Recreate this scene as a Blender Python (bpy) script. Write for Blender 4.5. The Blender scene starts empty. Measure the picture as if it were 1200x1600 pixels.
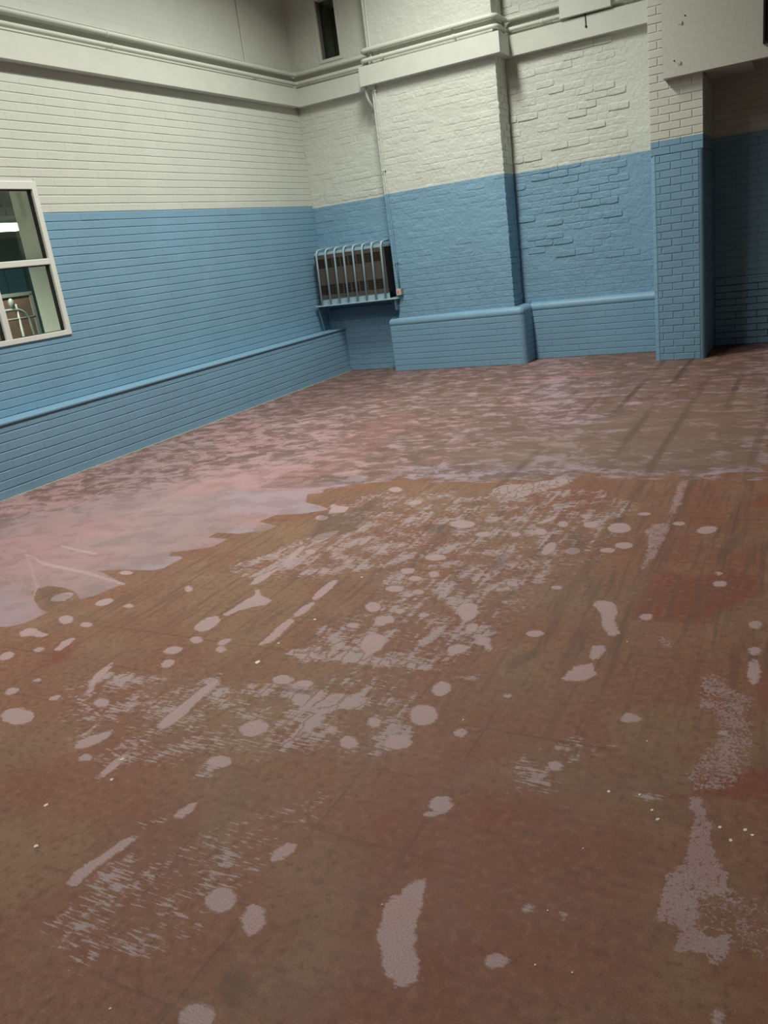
import bpy, bmesh, math, random
import numpy as np
from mathutils import Vector, Matrix, noise as mnoise
random.seed(7)
PI = math.pi
S = bpy.context.scene
COL = S.collection

# ------------------------------------------------------------------ camera, light, exposure
cd = bpy.data.cameras.new('camera'); cam = bpy.data.objects.new('camera', cd); COL.objects.link(cam)
CAMP = Vector((6.1345, -9.9401, 1.51))
yaw, pitch, roll = (math.radians(a) for a in (29.707, -17.68, -7.807))
fw = Vector((-math.sin(yaw)*math.cos(pitch), math.cos(yaw)*math.cos(pitch), math.sin(pitch)))
rt = Vector((math.cos(yaw), math.sin(yaw), 0)); upv = rt.cross(fw)
r2 = rt*math.cos(roll)+upv*math.sin(roll); u2 = -rt*math.sin(roll)+upv*math.cos(roll)
m3 = Matrix((r2, u2, -fw)).transposed()
cam.matrix_world = Matrix.Translation(CAMP) @ m3.to_4x4()
cd.sensor_fit = 'VERTICAL'; cd.sensor_height = 36; cd.sensor_width = 27
cd.lens = 1251.0/1600*36; cd.clip_start = .05
S.camera = cam
W = bpy.data.worlds.new('world'); S.world = W; W.use_nodes = True
W.node_tree.nodes['Background'].inputs[0].default_value = (.5, .55, .6, 1)
W.node_tree.nodes['Background'].inputs[1].default_value = .05
S.view_settings.view_transform = 'Standard'; S.view_settings.look = 'None'
S.view_settings.gamma = 1; S.view_settings.use_curve_mapping = False
S.view_settings.exposure = 0.0
S.cycles.max_bounces = 7; S.cycles.diffuse_bounces = 5
LIGHT_COL = (.985, 1.0, .92)
def lamp(name, loc, sx, sy, power):
    l = bpy.data.lights.new(name, 'AREA'); l.shape = 'RECTANGLE'; l.size = sx; l.size_y = sy
    l.energy = power; l.spread = math.radians(146); l.color = LIGHT_COL
    o = bpy.data.objects.new(name, l); COL.objects.link(o); o.location = loc
    return o
# the ceiling fluorescents of the hall (rows run along the left wall)
for lx, ly, pw in ((2.55, -2.5, 158), (2.4, -4.9, 72), (2.3, -7.4, 118)):
    lamp('ceiling_lamp', (lx, ly, 5.5), .35, 1.5, pw)

# ------------------------------------------------------------------ node helpers
class NT:
    def __init__(s, name):
        s.m = bpy.data.materials.new(name); s.m.use_nodes = True
        s.t = s.m.node_tree; s.t.nodes.clear()
        s.out = s.t.nodes.new('ShaderNodeOutputMaterial')
    def n(s, typ, props=None, **ins):
        nd = s.t.nodes.new(typ)
        for k, v in (props or {}).items(): setattr(nd, k, v)
        for k, v in ins.items():
            key = int(k[1:]) if k[0] == 'i' and k[1:].isdigit() else k.replace('_', ' ')
            s.set(nd.inputs[key], v)
        return nd
    def set(s, sock, v):
        if isinstance(v, bpy.types.NodeSocket): s.t.links.new(v, sock)
        elif isinstance(v, bpy.types.Node): s.t.links.new(v.outputs[0], sock)
        else:
            if isinstance(v, tuple) and len(v) == 3 and sock.type == 'RGBA': v = v+(1,)
            sock.default_value = v
    def math(s, op, a, b=0.0, c=0.0):
        return s.n('ShaderNodeMath', {'operation': op}, i0=a, i1=b, i2=c).outputs[0]
    def mix(s, f, a, b):
        nd = s.n('ShaderNodeMix', {'data_type': 'RGBA'})
        s.set(nd.inputs[0], f); s.set(nd.inputs[6], a); s.set(nd.inputs[7], b)
        return nd.outputs[2]
    def step(s, v, lo, hi, a=0.0, b=1.0):
        nd = s.n('ShaderNodeMapRange', {'interpolation_type': 'SMOOTHSTEP'})
        for k, x in enumerate((v, lo, hi, a, b)): s.set(nd.inputs[k], x)
        return nd.outputs[0]
    def mixf(s, f, a, b):
        return s.math('ADD', s.math('MULTIPLY', a, s.math('SUBTRACT', 1.0, f)), s.math('MULTIPLY', b, f))
    def pos(s): return s.n('ShaderNodeNewGeometry').outputs['Position']
    def scaled(s, v, xyz): return s.n('ShaderNodeVectorMath', {'operation': 'MULTIPLY'}, i0=v, i1=xyz).outputs[0]
    def noise(s, v, scale, detail=3.0, rough=.55, dist=0.0):
        return s.n('ShaderNodeTexNoise', None, Vector=v, Scale=scale, Detail=detail, Roughness=rough, Distortion=dist).outputs['Fac']
    def attr(s, name): return s.n('ShaderNodeAttribute', {'attribute_name': name}).outputs['Fac']
    def bump(s, h, strength, dist):
        return s.n('ShaderNodeBump', None, Height=h, Strength=strength, Distance=dist).outputs[0]
    def bsdf(s, color, rough=.5, normal=None, metal=0.0, spec=.5):
        b = s.n('ShaderNodeBsdfPrincipled')
        s.set(b.inputs['Base Color'], color); s.set(b.inputs['Roughness'], rough); s.set(b.inputs['Metallic'], metal)
        s.set(b.inputs['Specular IOR Level'], spec)
        if normal is not None: s.set(b.inputs['Normal'], normal)
        s.t.links.new(b.outputs[0], s.out.inputs[0]); return s.m

WHITE = (.62, .64, .57); BLUE = (.212, .375, .505)
def wall_paint(name, zline, lump, wave=.004, rough=.5):
    """gloss masonry paint: white above the dado line, pale blue below"""
    t = NT(name); p = t.pos()
    z = t.n('ShaderNodeSeparateXYZ', None, Vector=p).outputs[2]
    w = t.math('MULTIPLY', t.math('SUBTRACT', t.noise(p, 9, 2), .5), wave*2)
    f = t.step(t.math('ADD', z, w), zline-.0015, zline+.0015)
    d = t.noise(p, 2.2, 4); d2 = t.noise(p, 45, 3)
    wc = t.mix(t.step(d, .35, .7), tuple(c*.95 for c in WHITE), WHITE)
    bc = t.mix(t.step(d, .35, .7), tuple(c*.93 for c in BLUE), BLUE)
    c = t.mix(f, bc, wc)
    c = t.mix(t.step(d2, .62, .8, 0, .16), c, (.55, .55, .5))
    h = t.math('ADD', t.noise(p, 28, 4), t.math('MULTIPLY', t.noise(p, 120, 2), .25))
    h = t.math('ADD', h, t.math('MULTIPLY', t.noise(p, 9, 3), 1.6 if lump > .3 else .3))
    return t.bsdf(c, rough, t.bump(h, lump, .012), spec=.4)
M = {}
M['left'] = wall_paint('painted_smooth_brick', 2.25, .16, .003)
M['rough'] = wall_paint('painted_rough_brick', 2.222, .62, .005)
M['pillar'] = wall_paint('painted_pillar_brick', 2.236, .18, .002)
def plain(name, c, rough=.5, vary=.08, scale=6, bump=0.0, metal=0.0, spec=.4):
    t = NT(name); p = t.pos(); n = t.noise(p, scale, 4)
    col = t.mix(t.step(n, .3, .7), tuple(x*(1-vary) for x in c), c)
    return t.bsdf(col, rough, t.bump(t.noise(p, 60, 3), bump, .005) if bump else None, metal, spec)
M['white'] = plain('white_gloss_paint', (.63, .65, .575), .45, .05)
M['plaster'] = plain('white_painted_plaster', (.61, .63, .56), .6, .05, 3, .1)
M['bulkhead'] = plain('white_emulsion', (.58, .58, .51), .7, .06, 30, .06)
M['blue'] = plain('blue_gloss_paint', BLUE, .45, .07)
M['paleblue'] = plain('pale_blue_metal_paint', (.36, .50, .56), .35, .06)
M['darkblue'] = plain('dark_blue_metal_paint', (.08, .155, .24), .4, .1)  # blue metal paint, darkened to carry the shade under the heater shelf
M['upvc'] = plain('white_window_plastic', (.74, .74, .68), .35, .02)
M['gasket'] = plain('black_rubber', (.012, .012, .012), .6)
M['black'] = plain('black_plastic', (.01, .01, .011), .5)
M['heater'] = plain('brown_grey_enamel', (.098, .082, .064), .45, .1)
M['heater_dark'] = plain('heater_side_enamel', (.02, .02, .02), .5)
M['slot'] = plain('black_void', (.006, .006, .006), .8)
M['slat'] = plain('bronze_slat', (.05, .038, .028), .4)
M['seal'] = plain('pale_sealant', (.42, .48, .42), .6, .3, 30)
M['bare'] = plain('bare_plaster', (.52, .50, .43), .8, .2, 60, .3)
M['chip'] = plain('paint_flake', (.78, .70, .58), .6)
M['spur'] = plain('grey_spur_plastic', (.25, .22, .18), .5)
M['spur_face'] = plain('pale_spur_plastic', (.62, .52, .48), .4)
M['pink'] = plain('red_rocker_plastic', (.55, .25, .22), .4)
M['ceil'] = plain('ceiling_paint', (.62, .62, .56), .8)
M['brownboard'] = plain('brown_hardboard', (.15, .095, .065), .5, .3, 8)
M['greyframe'] = plain('grey_metal', (.19, .20, .175), .4)
M['room'] = plain('far_room_plaster', (.62, .65, .54), .7)
M['roomblue'] = plain('far_room_blue', (.18, .38, .50), .6)
M['teal'] = plain('far_room_teal', (.12, .20, .18), .6)
M['duct'] = plain('grey_duct', (.30, .32, .27), .5)
t = NT('tube_glow'); e = t.n('ShaderNodeEmission', None, Color=(1, 1, .93), Strength=9.0); t.t.links.new(e.outputs[0], t.out.inputs[0]); M['tube'] = t.m
t = NT('window_glass')
tr = t.n('ShaderNodeBsdfTransparent', None, Color=(.90, .93, .89)); gl = t.n('ShaderNodeBsdfGlossy', None, Roughness=.02)
fr = t.n('ShaderNodeFresnel', None, IOR=1.45); mx = t.n('ShaderNodeMixShader')
t.set(mx.inputs[0], fr.outputs[0]); t.set(mx.inputs[1], tr.outputs[0]); t.set(mx.inputs[2], gl.outputs[0])
t.t.links.new(mx.outputs[0], t.out.inputs[0]); M['glass'] = t.m

# ------------------------------------------------------------------ floor: one slab, its worn paint coats stored as outlines in metres
FILM=[[2.566,-7.686,2.619,-7.682,2.675,-7.619,2.695,-7.496,2.6,-7.47,2.455,-7.387,2.339,-7.309,2.331,-7.276,2.366,-7.217,2.498,-7.218,2.628,-7.254,2.731,-7.317,2.725,-7.342,2.794,-7.264,2.819,-7.159,2.848,-7.111,2.73,-7.062,2.557,-6.991,2.505,-6.981,2.633,-6.94,2.875,-6.909,2.915,-6.875,2.919,-6.798,2.923,-6.72,2.887,-6.696,2.809,-6.708,2.778,-6.651,2.888,-6.594,2.989,-6.538,3.002,-6.462,3,-6.398,2.848,-6.395,2.851,-6.305,3.014,-6.307,3.184,-6.218,3.198,-6.148,3.015,-6.085,3.052,-5.958,3.225,-5.916,3.295,-5.872,3.366,-5.828,3.361,-5.803,3.267,-5.746,3.12,-5.692,3.019,-5.518,3.104,-5.483,3.112,-5.365,3.308,-5.295,3.42,-5.214,3.497,-5.165,3.729,-5.125,4.217,-5.164,4.78,-5.028,5.178,-5.015,5.895,-4.964,5.871,-3.245,5.723,0.173,3.906,1.871,-2.996,5.459,0.018,-5.855,2.534,-7.736]]
BLOB=[[2.917,-7.531,2.935,-7.556,2.932,-7.575,2.907,-7.581,2.87,-7.57,2.835,-7.548,2.815,-7.522,2.819,-7.503,2.844,-7.498,2.882,-7.508],
[2.741,-7.711,2.749,-7.66,2.806,-7.661,2.864,-7.683,2.926,-7.689,2.922,-7.724,2.846,-7.721,2.798,-7.745],
[3.103,-7.803,3.071,-7.735,3.082,-7.687,3.108,-7.687,3.127,-7.735,3.137,-7.789,3.133,-7.815],
[3.033,-7.807,3.045,-7.821,3.047,-7.835,3.039,-7.845,3.023,-7.847,3.005,-7.84,2.992,-7.826,2.989,-7.811,2.998,-7.801,3.015,-7.8],
[2.949,-7.293,2.966,-7.317,2.965,-7.345,2.949,-7.366,2.922,-7.372,2.894,-7.36,2.877,-7.336,2.877,-7.308,2.894,-7.287,2.922,-7.281],
[2.771,-6.964,2.776,-6.979,2.761,-6.992,2.732,-6.997,2.7,-6.992,2.678,-6.98,2.672,-6.964,2.687,-6.952,2.716,-6.947,2.748,-6.951],
[2.639,-7.28,2.662,-7.311,2.662,-7.347,2.641,-7.374,2.606,-7.383,2.569,-7.37,2.546,-7.34,2.544,-7.303,2.566,-7.275,2.602,-7.266],
[3.133,-7.33,3.138,-7.343,3.13,-7.352,3.112,-7.356,3.09,-7.352,3.074,-7.342,3.068,-7.33,3.076,-7.32,3.094,-7.316,3.116,-7.32],
[3.727,-7.645,3.738,-7.666,3.731,-7.688,3.711,-7.702,3.684,-7.704,3.66,-7.692,3.649,-7.671,3.656,-7.649,3.676,-7.634,3.704,-7.633],
[3.773,-7.748,3.787,-7.767,3.79,-7.788,3.781,-7.803,3.763,-7.807,3.744,-7.798,3.729,-7.779,3.726,-7.758,3.735,-7.742,3.753,-7.739],
[3.075,-7.553,3.083,-7.568,3.076,-7.579,3.056,-7.584,3.031,-7.579,3.011,-7.567,3.002,-7.553,3.009,-7.541,3.029,-7.536,3.054,-7.541],
[2.919,-7.884,2.94,-7.904,2.948,-7.927,2.939,-7.944,2.918,-7.95,2.892,-7.941,2.87,-7.921,2.862,-7.898,2.87,-7.88,2.892,-7.875],
[3.309,-7.084,3.323,-7.105,3.322,-7.12,3.309,-7.122,3.287,-7.112,3.264,-7.092,3.251,-7.071,3.251,-7.056,3.265,-7.053,3.287,-7.064],
[3.576,-6.353,3.564,-6.249,3.629,-6.187,3.673,-6.171,3.677,-6.267,3.648,-6.364,3.614,-6.379],
[3.602,-6.981,3.574,-6.886,3.604,-6.813,3.63,-6.729,3.58,-6.561,3.569,-6.445,3.599,-6.431,3.616,-6.517,3.637,-6.646,3.635,-6.737,3.634,-6.825,3.645,-6.899,3.633,-6.967],
[3.706,-6.504,3.713,-6.526,3.705,-6.541,3.686,-6.543,3.663,-6.533,3.643,-6.513,3.636,-6.492,3.643,-6.476,3.663,-6.473,3.687,-6.484],
[3.69,-7.309,3.696,-7.237,3.699,-7.164,3.712,-7.086,3.67,-7.024,3.691,-7.02,3.743,-7.08,3.841,-7.121,3.839,-7.172,3.787,-7.205,3.736,-7.265,3.724,-7.323],
[3.701,-7.347,3.726,-7.386,3.733,-7.435,3.719,-7.475,3.691,-7.492,3.658,-7.48,3.632,-7.443,3.624,-7.393,3.637,-7.351,3.667,-7.333],
[4.035,-7.06,4.012,-6.952,4.019,-6.841,4.054,-6.842,4.07,-6.926,4.07,-7.017,4.07,-7.075],
[4.048,-7.248,4.039,-7.167,4.056,-7.093,4.081,-7.109,4.09,-7.191,4.078,-7.255],
[4.059,-7.529,4.044,-7.334,4.051,-7.267,4.085,-7.293,4.107,-7.476,4.077,-7.53],
[4.417,-7.076,4.425,-7.106,4.416,-7.127,4.394,-7.132,4.367,-7.118,4.344,-7.091,4.335,-7.06,4.344,-7.038,4.366,-7.034,4.394,-7.048],
[4.408,-7.267,4.411,-7.281,4.402,-7.292,4.386,-7.296,4.369,-7.291,4.357,-7.279,4.354,-7.264,4.362,-7.253,4.379,-7.25,4.396,-7.255],
[4.513,-7.2,4.521,-7.228,4.516,-7.247,4.498,-7.251,4.475,-7.238,4.456,-7.213,4.447,-7.185,4.453,-7.164,4.471,-7.161,4.494,-7.175],
[4.573,-7.345,4.599,-7.391,4.607,-7.442,4.595,-7.478,4.567,-7.488,4.534,-7.468,4.507,-7.423,4.497,-7.371,4.509,-7.332,4.538,-7.322],
[3.768,-7.554,3.775,-7.571,3.768,-7.584,3.749,-7.588,3.725,-7.582,3.707,-7.569,3.7,-7.552,3.707,-7.539,3.726,-7.534,3.75,-7.54],
[3.94,-7.604,3.947,-7.619,3.94,-7.631,3.924,-7.635,3.904,-7.629,3.887,-7.616,3.881,-7.601,3.887,-7.588,3.904,-7.584,3.924,-7.59],
[3.899,-7.517,3.907,-7.534,3.905,-7.555,3.894,-7.572,3.879,-7.58,3.864,-7.575,3.856,-7.559,3.857,-7.538,3.868,-7.52,3.884,-7.512],
[3.418,-5.898,3.361,-5.738,3.491,-5.753,3.523,-5.85,3.454,-5.894],
[3.464,-5.966,3.471,-5.993,3.459,-6.011,3.432,-6.014,3.4,-6.001,3.375,-5.975,3.366,-5.947,3.379,-5.928,3.407,-5.926,3.439,-5.94],
[4.451,-5.972,4.451,-6.01,4.423,-6.036,4.377,-6.041,4.33,-6.023,4.301,-5.989,4.3,-5.951,4.329,-5.924,4.376,-5.919,4.423,-5.938],
[4.482,-6.47,4.481,-6.495,4.459,-6.515,4.424,-6.52,4.388,-6.51,4.366,-6.487,4.366,-6.461,4.389,-6.442,4.425,-6.436,4.46,-6.447],
[4.536,-6.678,4.54,-6.7,4.532,-6.716,4.514,-6.719,4.494,-6.708,4.479,-6.688,4.474,-6.665,4.483,-6.649,4.501,-6.646,4.521,-6.657],
[4.393,-6.662,4.397,-6.685,4.385,-6.702,4.363,-6.706,4.338,-6.695,4.32,-6.674,4.316,-6.65,4.328,-6.633,4.35,-6.63,4.375,-6.641],
[4.47,-6.745,4.472,-6.763,4.461,-6.776,4.441,-6.779,4.42,-6.772,4.406,-6.756,4.404,-6.738,4.415,-6.724,4.435,-6.721,4.456,-6.729],
[4.435,-6.873,4.436,-6.895,4.421,-6.911,4.394,-6.916,4.366,-6.908,4.347,-6.889,4.345,-6.868,4.361,-6.851,4.388,-6.846,4.417,-6.854],
[4.546,-6.889,4.548,-6.905,4.539,-6.918,4.522,-6.921,4.504,-6.914,4.491,-6.899,4.489,-6.882,4.498,-6.87,4.515,-6.867,4.534,-6.874],
[4.51,-6.932,4.513,-6.944,4.509,-6.952,4.499,-6.954,4.488,-6.949,4.48,-6.938,4.477,-6.925,4.481,-6.917,4.491,-6.915,4.502,-6.921],
[4.778,-7.035,4.772,-6.984,4.807,-6.957,4.844,-6.976,4.868,-7.03,4.877,-7.085,4.869,-7.13,4.832,-7.119],
[4.919,-7.16,4.928,-7.185,4.928,-7.208,4.918,-7.221,4.903,-7.22,4.888,-7.204,4.879,-7.179,4.879,-7.156,4.889,-7.142,4.905,-7.144],
[4.881,-7.395,4.877,-7.353,4.905,-7.325,4.957,-7.34,4.95,-7.384,4.909,-7.415],
[5.015,-7.265,5.018,-7.286,5.011,-7.305,4.995,-7.316,4.977,-7.314,4.964,-7.3,4.961,-7.28,4.968,-7.26,4.984,-7.249,5.002,-7.251],
[5.037,-7.316,5.043,-7.339,5.042,-7.355,5.034,-7.357,5.023,-7.344,5.012,-7.321,5.006,-7.297,5.007,-7.281,5.014,-7.279,5.026,-7.293],
[4.675,-7.109,4.674,-7.12,4.665,-7.129,4.649,-7.132,4.634,-7.129,4.624,-7.119,4.624,-7.108,4.634,-7.099,4.65,-7.095,4.665,-7.099],
[4.55,-7.096,4.552,-7.111,4.545,-7.122,4.531,-7.125,4.515,-7.118,4.503,-7.105,4.501,-7.09,4.508,-7.079,4.522,-7.076,4.538,-7.082],
[4.541,-7.182,4.547,-7.203,4.54,-7.218,4.524,-7.221,4.505,-7.212,4.49,-7.193,4.484,-7.171,4.491,-7.156,4.507,-7.152,4.526,-7.162],
[4.597,-6.119,4.597,-6.142,4.581,-6.158,4.555,-6.162,4.529,-6.151,4.512,-6.13,4.512,-6.106,4.528,-6.09,4.554,-6.086,4.581,-6.098],
[4.757,-6.099,4.759,-6.118,4.75,-6.132,4.736,-6.134,4.72,-6.123,4.709,-6.105,4.707,-6.085,4.715,-6.071,4.73,-6.069,4.746,-6.08],
[4.885,-6.044,4.887,-6.072,4.877,-6.091,4.858,-6.093,4.838,-6.078,4.823,-6.051,4.821,-6.023,4.831,-6.003,4.85,-6.001,4.87,-6.017],
[4.791,-5.924,4.865,-5.778,4.873,-5.831,4.833,-5.919],
[4.967,-5.914,4.97,-5.944,4.961,-5.963,4.944,-5.965,4.926,-5.949,4.913,-5.921,4.91,-5.891,4.918,-5.871,4.936,-5.869,4.954,-5.886],
[4.978,-6.192,4.991,-6.234,4.995,-6.291,4.988,-6.34,4.972,-6.364,4.954,-6.354,4.94,-6.314,4.936,-6.258,4.943,-6.207,4.959,-6.182],
[5.124,-6.286,5.125,-6.314,5.112,-6.333,5.091,-6.336,5.07,-6.322,5.057,-6.296,5.056,-6.268,5.068,-6.249,5.09,-6.246,5.111,-6.26],
[5.158,-6.724,5.156,-6.736,5.146,-6.746,5.13,-6.749,5.116,-6.744,5.108,-6.733,5.109,-6.72,5.12,-6.71,5.135,-6.708,5.15,-6.713],
[5.204,-7.167,5.202,-7.184,5.188,-7.197,5.167,-7.202,5.147,-7.196,5.135,-7.182,5.137,-7.165,5.151,-7.152,5.173,-7.147,5.193,-7.153],
[3.696,-5.376,3.702,-5.408,3.686,-5.429,3.654,-5.431,3.618,-5.413,3.592,-5.382,3.586,-5.348,3.602,-5.327,3.634,-5.325,3.67,-5.344],
[3.954,-5.625,3.957,-5.647,3.944,-5.662,3.92,-5.664,3.894,-5.652,3.876,-5.631,3.873,-5.609,3.886,-5.594,3.911,-5.592,3.937,-5.604],
[5.303,-5.935,5.3,-5.981,5.277,-6.011,5.242,-6.015,5.208,-5.992,5.187,-5.949,5.189,-5.902,5.212,-5.871,5.248,-5.867,5.283,-5.892],
[5.124,-5.907,5.124,-5.936,5.11,-5.956,5.087,-5.958,5.065,-5.943,5.051,-5.915,5.051,-5.885,5.065,-5.865,5.088,-5.863,5.11,-5.879],
[5.358,-6.175,5.355,-6.201,5.337,-6.219,5.312,-6.223,5.288,-6.211,5.274,-6.187,5.277,-6.161,5.295,-6.142,5.321,-6.139,5.346,-6.151],
[5.288,-6.254,5.286,-6.274,5.271,-6.288,5.248,-6.292,5.228,-6.283,5.217,-6.264,5.219,-6.244,5.234,-6.229,5.257,-6.226,5.277,-6.235],
[5.363,-5.708,5.359,-5.724,5.344,-5.734,5.324,-5.736,5.306,-5.729,5.297,-5.714,5.3,-5.698,5.315,-5.687,5.336,-5.685,5.354,-5.693],
[5.715,-5.894,5.711,-5.93,5.692,-5.963,5.665,-5.978,5.64,-5.972,5.626,-5.946,5.629,-5.909,5.649,-5.876,5.676,-5.86,5.702,-5.867],
[5.557,-5.839,5.553,-5.856,5.539,-5.868,5.52,-5.87,5.503,-5.862,5.495,-5.845,5.499,-5.828,5.513,-5.816,5.532,-5.813,5.549,-5.822],
[5.822,-6.56,5.818,-6.58,5.806,-6.595,5.789,-6.598,5.774,-6.588,5.767,-6.57,5.77,-6.549,5.783,-6.535,5.8,-6.532,5.815,-6.541],
[5.791,-6.454,5.789,-6.467,5.783,-6.476,5.773,-6.478,5.765,-6.471,5.76,-6.459,5.762,-6.447,5.769,-6.437,5.779,-6.436,5.787,-6.442],
[5.584,-6.934,5.582,-6.952,5.571,-6.965,5.555,-6.968,5.54,-6.961,5.532,-6.945,5.534,-6.927,5.545,-6.914,5.561,-6.911,5.576,-6.918],
[5.976,-6.923,5.973,-6.946,5.963,-6.961,5.95,-6.964,5.938,-6.953,5.933,-6.932,5.935,-6.909,5.945,-6.893,5.959,-6.89,5.971,-6.901],
[5.988,-7.125,5.985,-7.146,5.976,-7.16,5.963,-7.163,5.952,-7.154,5.947,-7.135,5.95,-7.114,5.959,-7.099,5.972,-7.096,5.983,-7.106],
[5.332,-6.87,5.332,-6.825,5.394,-6.826,5.432,-6.881,5.444,-6.999,5.486,-7.103,5.463,-7.141,5.413,-7.064,5.383,-6.953],
[5.423,-7.316,5.409,-7.228,5.453,-7.207,5.462,-7.266,5.446,-7.33],
[3.505,-8.254,3.523,-8.284,3.507,-8.309,3.464,-8.322,3.408,-8.316,3.361,-8.294,3.341,-8.264,3.357,-8.237,3.402,-8.225,3.459,-8.231],
[3.247,-8.12,3.26,-8.134,3.261,-8.15,3.25,-8.162,3.231,-8.166,3.211,-8.159,3.198,-8.145,3.197,-8.129,3.208,-8.117,3.227,-8.113],
[3.288,-8.035,3.292,-8.043,3.287,-8.05,3.274,-8.054,3.258,-8.052,3.245,-8.046,3.24,-8.037,3.246,-8.03,3.259,-8.027,3.275,-8.028],
[3.489,-8.109,3.496,-8.119,3.495,-8.131,3.486,-8.141,3.472,-8.144,3.46,-8.14,3.452,-8.13,3.453,-8.118,3.462,-8.108,3.476,-8.105],
[3.743,-8.09,3.752,-8.107,3.746,-8.121,3.726,-8.126,3.7,-8.121,3.678,-8.108,3.668,-8.091,3.674,-8.077,3.695,-8.071,3.721,-8.077],
[3.855,-8.362,3.831,-8.329,3.867,-8.277,3.903,-8.233,3.928,-8.268,3.919,-8.311,3.891,-8.359],
[3.966,-8.391,3.972,-8.402,3.967,-8.412,3.952,-8.416,3.934,-8.414,3.918,-8.405,3.912,-8.394,3.917,-8.384,3.932,-8.379,3.95,-8.382],
[3.537,-8.007,3.492,-7.923,3.489,-7.817,3.526,-7.875,3.551,-7.961,3.577,-8.037],
[3.582,-8.076,3.55,-7.977,3.599,-8.041,3.6,-8.076],
[4.061,-8.167,4.05,-8.097,4.05,-7.959,4.063,-7.818,4.085,-7.833,4.099,-7.979,4.114,-8.087,4.1,-8.176],
[4.073,-8.471,4.061,-8.403,4.073,-8.324,4.07,-8.274,4.084,-8.321,4.101,-8.427,4.089,-8.473],
[3.801,-8.313,3.822,-8.265,3.805,-8.218,3.802,-8.184,3.826,-8.238,3.836,-8.294],
[4.473,-8.045,4.485,-8.073,4.475,-8.1,4.45,-8.118,4.417,-8.118,4.389,-8.101,4.376,-8.074,4.385,-8.045,4.411,-8.027,4.445,-8.027],
[4.833,-8.042,4.838,-8.062,4.83,-8.078,4.812,-8.083,4.791,-8.076,4.774,-8.059,4.769,-8.038,4.777,-8.022,4.796,-8.017,4.817,-8.024],
[4.727,-7.996,4.73,-8.009,4.725,-8.019,4.713,-8.022,4.699,-8.018,4.688,-8.007,4.684,-7.994,4.69,-7.984,4.702,-7.98,4.716,-7.985],
[4.854,-7.916,4.859,-7.933,4.853,-7.946,4.84,-7.95,4.824,-7.943,4.811,-7.928,4.806,-7.91,4.812,-7.897,4.825,-7.893,4.842,-7.9],
[4.38,-7.746,4.383,-7.766,4.37,-7.782,4.345,-7.788,4.317,-7.783,4.297,-7.768,4.293,-7.748,4.306,-7.732,4.332,-7.725,4.36,-7.731],
[4.477,-7.75,4.478,-7.764,4.465,-7.776,4.443,-7.782,4.421,-7.779,4.406,-7.769,4.405,-7.755,4.418,-7.743,4.44,-7.737,4.462,-7.74],
[4.477,-8.258,4.481,-8.276,4.467,-8.291,4.44,-8.3,4.411,-8.297,4.391,-8.284,4.386,-8.266,4.4,-8.25,4.428,-8.242,4.457,-8.245],
[5.025,-7.819,5.032,-7.857,5.019,-7.885,4.99,-7.893,4.957,-7.879,4.931,-7.845,4.922,-7.806,4.936,-7.776,4.966,-7.768,5,-7.785],
[5.007,-7.99,5.009,-8.013,4.994,-8.032,4.967,-8.04,4.94,-8.034,4.921,-8.016,4.918,-7.992,4.934,-7.973,4.961,-7.965,4.989,-7.972],
[4.993,-7.629,5.004,-7.658,5.002,-7.686,4.988,-7.704,4.967,-7.705,4.947,-7.687,4.936,-7.658,4.937,-7.629,4.952,-7.61,4.973,-7.61],
[5.256,-8.23,5.257,-8.252,5.246,-8.269,5.226,-8.275,5.204,-8.269,5.189,-8.252,5.186,-8.23,5.198,-8.212,5.219,-8.206,5.241,-8.213],
[5.226,-8.286,5.225,-8.292,5.218,-8.299,5.207,-8.302,5.197,-8.302,5.191,-8.297,5.192,-8.29,5.199,-8.284,5.21,-8.28,5.22,-8.281],
[5.16,-7.89,5.162,-7.905,5.156,-7.916,5.145,-7.919,5.132,-7.913,5.123,-7.901,5.121,-7.886,5.127,-7.874,5.138,-7.871,5.151,-7.877],
[5.5,-7.97,5.5,-7.985,5.492,-7.997,5.48,-8,5.468,-7.995,5.46,-7.982,5.46,-7.967,5.467,-7.955,5.48,-7.951,5.492,-7.957],
[5.23,-7.637,5.229,-7.645,5.223,-7.651,5.214,-7.654,5.205,-7.652,5.2,-7.646,5.2,-7.638,5.206,-7.631,5.215,-7.629,5.224,-7.631],
[5.668,-7.658,5.665,-7.674,5.651,-7.688,5.633,-7.693,5.616,-7.688,5.607,-7.675,5.61,-7.659,5.623,-7.645,5.642,-7.64,5.659,-7.645],
[5.364,-7.483,5.388,-7.383,5.44,-7.355,5.474,-7.431,5.437,-7.482,5.382,-7.491],
[5.932,-7.666,5.929,-7.675,5.921,-7.683,5.91,-7.686,5.901,-7.684,5.896,-7.677,5.899,-7.668,5.907,-7.66,5.918,-7.657,5.928,-7.659],
[5.993,-7.276,5.992,-7.328,5.985,-7.361,5.973,-7.364,5.961,-7.336,5.954,-7.286,5.954,-7.233,5.962,-7.198,5.974,-7.195,5.986,-7.225],
[6.008,-8.655,6.007,-8.666,6.003,-8.674,5.996,-8.676,5.991,-8.672,5.988,-8.663,5.988,-8.652,5.993,-8.644,5.999,-8.641,6.005,-8.645],
[5.573,-8.677,5.571,-8.688,5.561,-8.698,5.546,-8.704,5.531,-8.703,5.523,-8.696,5.524,-8.685,5.535,-8.674,5.55,-8.668,5.565,-8.669],
[5.585,-8.516,5.583,-8.522,5.576,-8.529,5.565,-8.532,5.556,-8.532,5.551,-8.528,5.552,-8.521,5.56,-8.515,5.57,-8.511,5.58,-8.511],
[5.666,-8.511,5.665,-8.517,5.66,-8.522,5.652,-8.525,5.645,-8.524,5.641,-8.52,5.642,-8.513,5.647,-8.508,5.655,-8.505,5.662,-8.506],
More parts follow.
